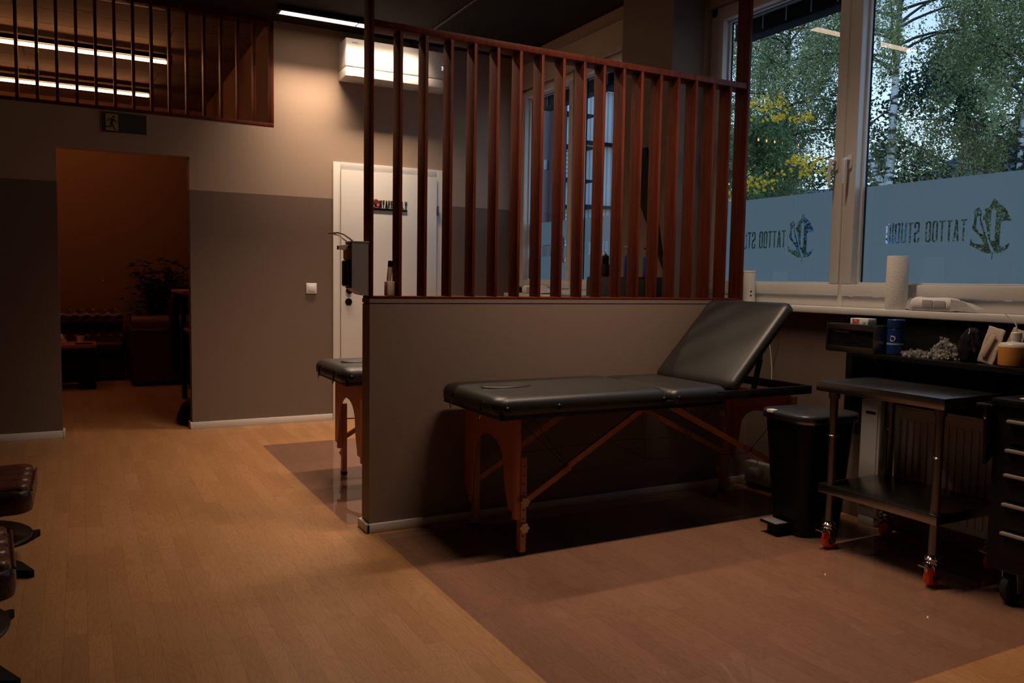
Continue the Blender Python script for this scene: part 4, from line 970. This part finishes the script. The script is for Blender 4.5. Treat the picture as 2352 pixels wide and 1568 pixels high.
# ------------------------------------------------------------------ lounge behind the doorway
def chesterfield(name, label, x0, x1, y0, y1, arm_side, base_h=.04):
    t = thing(name, label, 'sofa', ((x0+x1)/2, (y0+y1)/2, 0), 0, 'tufted leather sofas in the lounge')
    W(G().box(x0+.05, x1-.05, y0+.06, y1-.02, .0, .30, .02), 'base', m_dleather, t)
    W(G().box(x0+.12, x1-.04, y0+.03, y1-.22, .30, .43, .05, 4), 'seat_cushion', m_dleather, t)
    return t
# sofa along the far wall
s1 = thing('sofa', 'dark button-tufted leather sofa along the far lounge wall', 'sofa', (-.6, 10.5, 0))
W(G().box(-1.7, .43, 9.98, 10.80, .02, .30, .02), 'base', m_dleather, s1)
W(G().box(-1.6, .43, 9.90, 10.55, .30, .44, .05, 4), 'seat_cushion', m_dleather, s1)
g = G(); nx, nz = 132, 40
# tufted back: displaced sheet with thickness
def tuft(u, v):
    d = 9
    for i in range(-1, 24):
        for j in range(0, 4):
            cxx = -1.55+i*.115+(.0575 if j % 2 else 0); cz = .50+j*.085
            d = min(d, math.hypot(u-cxx, (v-cz)))
    return d
grid = []
for j in range(nz+1):
    row = []
    for i in range(nx+1):
        x = -1.6+2.03*i/nx; v = .42+.36*j/nz; d = tuft(x, v); roll_ = .11*math.sin(min(1, max(0, (v-.55)/.23))*PI*.9)
        yv = 10.56-roll_-.030*(1-math.exp(-(d/.028)**2))
        row.append(g.bm.verts.new((x, yv, v)))
    grid.append(row)
for j in range(nz):
    for i in range(nx): g.bm.faces.new((grid[j][i], grid[j][i+1], grid[j+1][i+1], grid[j+1][i]))
g.box(-1.6, .43, 10.56, 10.84, .30, .76, .05, 4)
W(g, 'tufted_backrest', mat('tufted_leather', (.085, .030, .026), .30, noise=.3, nscale=10), s1, angle=80)
g = G()
for i in range(0, 17):
    for j in range(0, 4):
        x = -1.55+i*.115+(.0575 if j % 2 else 0); v = .50+j*.085; r_ = .11*math.sin(min(1, max(0, (v-.55)/.23))*PI*.9)
        g.lathe([(.001, -.004), (.006, -.003), (.007, .003)], (x, 10.553-r_, v), 'y', 8)
W(g, 'buttons', m_black, s1)['kind'] = 'stuff'
# second sofa, its high side towards us
s2 = thing('sofa', 'dark leather sofa seen from its arm side at the right of the doorway', 'sofa', (.88, 9.75, 0))
W(G().box(.455, 1.36, 9.34, 10.25, .02, .62, .03, 3), 'body', m_dleather, s2)
W(G().tube([(.47, 9.44, .655), (1.36, 9.44, .655)], .095, 24), 'rolled_arm', m_leather, s2)
W(G().box(.50, 1.34, 9.60, 10.2, .62, .66, .02, 3), 'seat_cushion', m_dleather, s2)
# coffee table
ct = thing('coffee_table', 'low lounge table with reddish board top and black block legs', 'table', (-.30, 9.55, 0))
W(G().box(-.95, .140, 9.28, 9.80, .425, .460, .004), 'tabletop', m_plank, ct)
W(G().box(-.03, .125, 9.29, 9.79, .0, .425, .003), 'leg', m_black, ct)
W(G().box(-.93, -.78, 9.29, 9.79, .0, .425, .003), 'leg', m_black, ct)
W(G().box(-.78, -.03, 9.30, 9.36, .08, .12, .002), 'stretcher', m_black, ct)
cp = thing('paper_cup', 'small pale cup standing on the low lounge table', 'cup', (-.005, 9.52, .4602))
G().lathe([(.026, 0), (.028, .002), (.038, .072), (.040, .074), (.036, .074), (.026, .006), (.001, .005)], (0, 0, 0), 'z', 28).link('cup_wall', m_plastic, cp)
tag(G().box(-.055, .10, 9.34, 9.42, .4602, .470, .003).link('tablet', m_black), 'flat black tablet lying at the table edge before the cup', 'tablet')
bgp = G(); bgp.stack(-.200, -.125, 9.44, 9.56, .02, [(.4605, .004), (.50, 0), (.55, .010), (.565, .025)], 5); crumple(bgp, .006, 4)
for v in bgp.bm.verts: v.co.x += -(v.co.z-.46)*.35; v.co.z = max(v.co.z, .4603)
tag(bgp.link('pouch', m_pouch), 'slumped pale pouch on the low lounge table left of the cup', 'pouch')
bgp = G(); bgp.stack(-.30, -.215, 9.44, 9.52, .015, [(.4605, 0), (.53, 0), (.535, .004)], 5)
tag(bgp.link('dark_tin', m_black), 'dark tin at the left doorway edge on the low lounge table', 'tin')
# console table at right
co = thing('high_desk', 'high narrow desk with reddish top and black legs just inside the doorway', 'desk', (1.06, 7.9, 0))
W(G().box(.765, 1.38, 7.35, 8.35, 1.020, 1.048, .003), 'desktop', m_plank, co)
W(G().box(.86, 1.36, 7.42, 8.28, .66, .684, .003), 'middle_shelf', m_plank, co)
for y in (7.40, 8.25):
    for x in (.845, 1.31): W(G().box(x, x+.045, y, y+.045, 0, 1.02, .003), 'leg', m_black, co)
W(G().box(.90, 1.36, 7.45, 8.25, .10, .64, .01), 'dark_panel', m_blackm, co)
tag(G().box(.86, 1.0, 7.40, 7.62, 1.0485, 1.062, .004).link('device', m_black), 'flat black device on the high lounge desk', 'device')
jk = G(); jk.stack(.690, .752, 7.45, 7.82, .03, [(.34, .020), (.42, .006), (.60, .0), (.85, .004), (.98, .012), (1.012, .022)], 6); crumple(jk, .008, 8, 9)
tag(jk.link('hanging_jacket', m_blackm, angle=60), 'black jacket hanging off the front of the high lounge desk', 'jacket')
# bag on floor
bgf = G(); bgf.stack(.665, .90, 6.76, 6.98, .07, [(.0, .02), (.02, 0), (.10, .01), (.16, .04), (.19, .07)], 6)
bmesh.ops.subdivide_edges(bgf.bm, edges=[e for e in bgf.bm.edges if e.calc_length() > .06], cuts=2, use_grid_fill=True); crumple(bgf, .015, 2, 12)
for v in bgf.bm.verts: v.co.z = max(v.co.z, .001)
tag(bgf.link('bag', m_blackm, angle=60), 'small black bag on the floor at the right doorway edge', 'bag')
# plant
pl = thing('potted_plant', 'bushy green potted plant behind the sofa arm in the lounge', 'plant', (0.86, 10.56, 0))
W(G().lathe([(.13, 0), (.15, .01), (.18, .40), (.185, .42), (.17, .42), (.165, .38), (.001, .375)], (0.86, 10.56, 0)), 'pot', m_black, pl)
rnd = random.Random(5); vs = []; fs = []; stems = G()
for i in range(70):
    a = rnd.random()*2*PI; el = rnd.uniform(.35, 1.4); L = rnd.uniform(.55, .95); p = Vector((0.86, 10.56, .42)); d = Vector((math.cos(a)*math.cos(el)*.48, math.sin(a)*math.cos(el)*.24, math.sin(el))); pts = [p.copy()]
    for k in range(7):
        p = p+d*L/7; d = (d+Vector((0, 0, -.07*k*.4))).normalized(); pts.append(p.copy())
        if k < 2: continue
        for q in range(4):
            b = rnd.random()*2*PI; ld = (d*.6+Vector((math.cos(b), math.sin(b), rnd.uniform(-.4, .4)))).normalized(); l = rnd.uniform(.07, .13); wv = ld.cross(Vector((0, 0, 1))).normalized()*l*.20
            q0 = p; n0 = len(vs); m0 = q0+ld*l*.5; 
            vs += [tuple(q0), tuple(m0+wv+Vector((0, 0, .004))), tuple(q0+ld*l-Vector((0, 0, .02))), tuple(m0-wv+Vector((0, 0, .004)))]; fs.append((n0, n0+1, n0+2, n0+3))
    stems.tube([q for q in pts[::2]], .003, 5)
W(stems, 'stems', m_dbark, pl)
vs = [(min(v[0], 1.36), min(v[1], 10.93), v[2]) for v in vs]
me = bpy.data.meshes.new('leaves'); me.from_pydata(vs, [], fs); me.materials.append(m_green); linkme('leaves', me, pl)
# wall hook speck
tag(G().lathe([(.001, -.02), (.006, -.018), (.008, 0)], (.25, 10.95, 1.10), 'y', 12).link('wall_hook', m_plastic), 'tiny pale hook on the rust brown lounge wall', 'hook')

# ------------------------------------------------------------------ leather stools, left foreground
def stool(label, loc, rz):
    t = thing('leather_stool', label, 'stool', loc, rz, 'leather stools at the left edge')
    c = G(); ny = 60; nxx = 24; hx, hy = .29, .235; z0, z1 = .235, .335
    c.stack(-hx, hx, -hy, hy, .06, [(z0, .018), (z0+.008, .004), (z0+.03, 0), (z0+.065, 0), (z0+.085, .004), (z0+.097, .018)], 6)
    c.link('cushion_box', m_dleather, t, angle=50)
    c = G()
    for k in range(4):
        a = -hy+.018+k*(2*hy-.036)/4; b = a+(2*hy-.036)/4-.002
        c.stack(-hx+.015, hx-.015, a, b, .03, [(z0+.09, .0), (z0+.103, .001), (z0+.112, .008), (z0+.117, .022), (z0+.118, .04)], 5)
    c.link('tufted_top', m_leather, t, angle=70)
    G().tube([(hx-.004, -hy+.03, z0+.092), (hx-.004, hy-.03, z0+.092)], .004, 8).link('piping', m_leather, t)
    G().stack(-.24, .20, -.19, .19, .08, [(.115, .13), (.17, .06), (.233, .0)], 6).link('shell', m_blackm, t, angle=50)
    G().lathe([(.001, .088), (.265, .088), (.275, .094), (.275, .100), (.265, .106), (.05, .112), (.045, .125), (.001, .125)], (0, 0, 0), 'z', 48).link('base_plate', m_black, t, angle=40)
    for k in range(4):
        a = math.radians(45+90*k); T = Matrix.Rotation(a, 4, 'Z'); g = G()
        g.prism([(.0, -.055), (.30, -.045), (.405, -.006), (.405, .006), (.30, .045), (.0, .055)], .028, lambda u, v, w_: (u, v, .028+w_ - u*.068)); g.xf(T)
        for v in g.bm.verts: v.co.z = max(v.co.z, .001)
        g.link('foot', m_blackm, t)
    G().tube([(0, 0, .03), (0, 0, .09)], .035, 20).link('column', m_black, t)
    return t
st = stool('oxblood leather stool with ribbed top, further of the two at the left edge', (-.470, 3.86, 0), 0)
dup(st, (-.486, 2.87, 0), math.radians(5), 'oxblood leather stool, nearer of the two at the left edge')

# ------------------------------------------------------------------ outside
struct('ground', G().box(3.67, 120, -60, 120, -2.2, -2.0), m_ground, smooth=False)
hl = G(); rows = []
for i in range(41):
    a = -.4+i*.055; row = []
    for r_, h in ((55, -2), (62, 4+2.5*math.sin(i*.7)+1.5*math.sin(i*1.9)), (75, 10+3*math.sin(i*.45+1)+1.2*math.sin(i*1.3)), (95, 12)):
        row.append(hl.bm.verts.new((r_*math.cos(a), r_*math.sin(a)+5, h)))
    rows.append(row)
for A, B in zip(rows, rows[1:]):
    for k in range(3): hl.bm.faces.new((A[k], B[k], B[k+1], A[k+1]))
struct('hill', hl, m_hill)
bd = thing('building', 'grey clad building with dark ledges and louvres seen behind the slats', 'building', (12, 16.5, -2))
W(G().box(10.25, 14.72, 16.0, 24, -2, 5.62, .01), 'wall', m_clad, bd, smooth=False)
W(G().box(6.8, 10.24, 15.9, 22, -2, 4.90, .01), 'louvre_wing', m_clad, bd, smooth=False)
for z0_, z1_ in ((3.50, 4.16), (1.9, 2.80)):
    W(G().box(6.8, 10.30, 15.84, 15.899, z0_, z1_), 'louvre_panel', m_louv, bd, smooth=False)
for z in (4.90, 4.18, 3.44, 2.84): W(G().box(6.75, 10.35, 15.62, 15.90, z, z+.06), 'ledge', m_blackm, bd)
for z in (5.62, 4.35, 2.90): W(G().box(10.2, 14.8, 15.80, 16.0, z, z+.06), 'ledge', m_blackm, bd)
cl_ = thing('porch_column', 'dark maroon metal column outside the window behind the slats', 'column', (4.4, 7.5, -2))
W(G().box(4.35, 4.55, 7.38, 7.52, -2, 3.4, .005), 'shaft', m_maroon, cl_); W(G().box(4.45, 4.65, 7.53, 7.95, -2, 3.4, .005), 'dark_panel', m_blackm, cl_)
W(G().box(4.33, 4.349, 7.42, 7.46, 2.35, 2.45, .002), 'fitting', m_soffit, cl_)

def tree(name, label, loc, H, lean, crown, nb, strands, leaf_n, leaf, lm, bark, seed, droop=1.0, leaf_s=.05, fork=None, r0=.13, low=.0, squash=1.0, group=None, azs=None):
    t = thing(name, label, 'tree', loc, 0, group)
    rnd = random.Random(seed); tr = G()
    def trunk_pt(f): return Vector((lean[0]*f+.10*math.sin(f*4+seed), lean[1]*f+.10*math.sin(f*5+seed*2), H*f))
    tr.tube([trunk_pt(k/12) for k in range(13)], [r0*(1-.85*k/12)+.008 for k in range(13)], 10)
    if fork:
        p0 = trunk_pt(fork[0]); tr.tube([p0, p0+Vector((fork[1]*.35, fork[2]*.35, fork[3]*.3)), p0+Vector((fork[1]*.8, fork[2]*.8, fork[3]*.75)), p0+Vector((fork[1], fork[2], fork[3]))], [r0*.55, r0*.48, r0*.35, .02], 8)
    tr.link('trunk', bark, t, angle=60)
    br = G(); starts = []
    for i in range(nb):
        f = low+(1-low)*(i+.5)/nb; p = trunk_pt(f); a = rnd.random()*2*PI; L = crown*(1.0-.55*abs(f-.45)*1.6)*rnd.uniform(.6, 1.05)
        d = Vector((math.cos(a)*squash, math.sin(a), rnd.uniform(.25, .8))).normalized(); pts = [p.copy()]
        for k in range(6):
            p = p+d*L/6; d = (d+Vector((rnd.uniform(-.15, .15), rnd.uniform(-.15, .15), -.12*droop))).normalized(); pts.append(p.copy())
            if low > .5 and k < 3 and f < .85: continue
            for s_ in range(strands): starts.append((p.copy()+Vector((rnd.gauss(0, .12), rnd.gauss(0, .12), rnd.gauss(0, .12))), d.copy()))
        br.tube(pts, [.030*(1-k/7)+.003 for k in range(7)], 5, False)
    br.link('branches', m_dbark, t, angle=60)
    V = []; rs = np.random.RandomState(seed)
    for p, d in starts:
        L = rnd.uniform(.35, 1.15)*(droop if droop > .5 else .6); n = max(3, int(leaf_n*L)); hd_ = Vector((d[0]*.35, d[1]*.35, -1.0*droop+.25)).normalized()
        for k in range(n):
            V.append(tuple(p+hd_*L*(k/n))+(0,))
    C = np.array(V)[:, :3]; n = len(C); C = C+rs.normal(0, .045, (n, 3))
    a = rs.normal(0, 1, (n, 3)); a /= np.linalg.norm(a, axis=1)[:, None]; b = rs.normal(0, 1, (n, 3)); b -= (a*b).sum(1)[:, None]*a; b /= np.linalg.norm(b, axis=1)[:, None]
    s_ = leaf_s*rs.uniform(.6, 1.25, n)[:, None]
    q = np.stack([C-a*s_*.5, C+b*s_*.36, C+a*s_*.55, C-b*s_*.36], 1).reshape(-1, 3)
    me = bpy.data.meshes.new('foliage'); me.vertices.add(4*n); me.vertices.foreach_set('co', q.ravel()); me.loops.add(4*n); me.loops.foreach_set('vertex_index', np.arange(4*n)); me.polygons.add(n); me.polygons.foreach_set('loop_start', np.arange(n)*4); me.polygons.foreach_set('loop_total', np.full(n, 4)); me.update(); me.validate()
    me.materials.append(lm); o = bpy.data.objects.new('foliage', me); COL.objects.link(o); o.parent = t
    return t
tree('birch_tree', 'white-trunked birch behind the right-hand window pane', (14.0, 11.0, -2), 11, (.2, -.3), 3.0, 44, 9, 54, None, m_birch_leaf, m_bark, 11, 1.1, .043, (.455, -.1, .75, 1.5), .125, .66, 1.0)
tree('birch_tree', 'drooping birch filling the upper left pane', (14.0, 13.4, -2), 12, (.1, .1), 2.4, 50, 7, 52, None, m_birch_leaf, m_dbark, 12, 1.3, .045, None, .07, .42)
tree('birch_tree', 'dense birch at the right edge of the window view', (16.4, 9.6, -2), 12, (.2, .2), 3.1, 56, 8, 52, None, m_birch_leaf, m_bark, 13, 1.2, .047, (.40, .3, -.9, 3.0), .07, .26)
mp_ = tree('maple_tree', 'low green and yellow maple in the left pane', (11.5, 11.95, -2), 6.3, (.1, .1), 1.55, 34, 7, 40, None, m_maple_leaf, m_dbark, 14, .5, .065, None, .08, .35)
tree('shade_tree', 'dark dense tree behind the birches at the right', (20, 13.0, -2), 9.5, (.2, .1), 3.6, 34, 7, 22, None, m_dark_leaf, m_dbark, 15, .8, .11, None, .16, .22)
tree('shade_tree', 'dark dense tree behind the white birch trunk', (21, 17.0, -2), 9.0, (.1, .2), 3.4, 32, 6, 22, None, m_dark_leaf, m_dbark, 16, .8, .11, None, .16, .22)
tree('shade_tree', 'dark dense tree furthest right beyond the window', (19, 9.0, -2), 10.5, (.1, .2), 3.6, 34, 7, 22, None, m_dark_leaf, m_dbark, 17, .8, .11, None, .16, .22)

yc = [(10.6, 10.405, 4.31, .22), (10.6, 10.585, 2.99, .18), (10.7, 9.45, 3.15, .22), (10.8, 9.75, 3.99, .10), (10.6, 11.385, 2.88, .25), (10.8, 9.75, 3.3, .12), (10.5, 10.0, 4.0, .10)]
rs = np.random.RandomState(3); C = np.concatenate([np.array(c[:3])+rs.normal(0, 1, (int(420*c[3]), 3))*np.array([c[3], c[3], c[3]*.38]) for c in yc])-np.array([11.5, 11.75, -2]); n = len(C)
a = rs.normal(0, 1, (n, 3)); a /= np.linalg.norm(a, axis=1)[:, None]; b = rs.normal(0, 1, (n, 3)); b -= (a*b).sum(1)[:, None]*a; b /= np.linalg.norm(b, axis=1)[:, None]
q = np.stack([C-a*.035, C+b*.028, C+a*.04, C-b*.028], 1).reshape(-1, 3)
me = bpy.data.meshes.new('yellow_leaves'); me.from_pydata([tuple(v) for v in q], [], [(4*i, 4*i+1, 4*i+2, 4*i+3) for i in range(n)]); me.materials.append(m_yellow_leaf)
o = bpy.data.objects.new('yellow_leaves', me); COL.objects.link(o); o.parent = mp_; o['label'] = 'clusters of yellow autumn leaves'
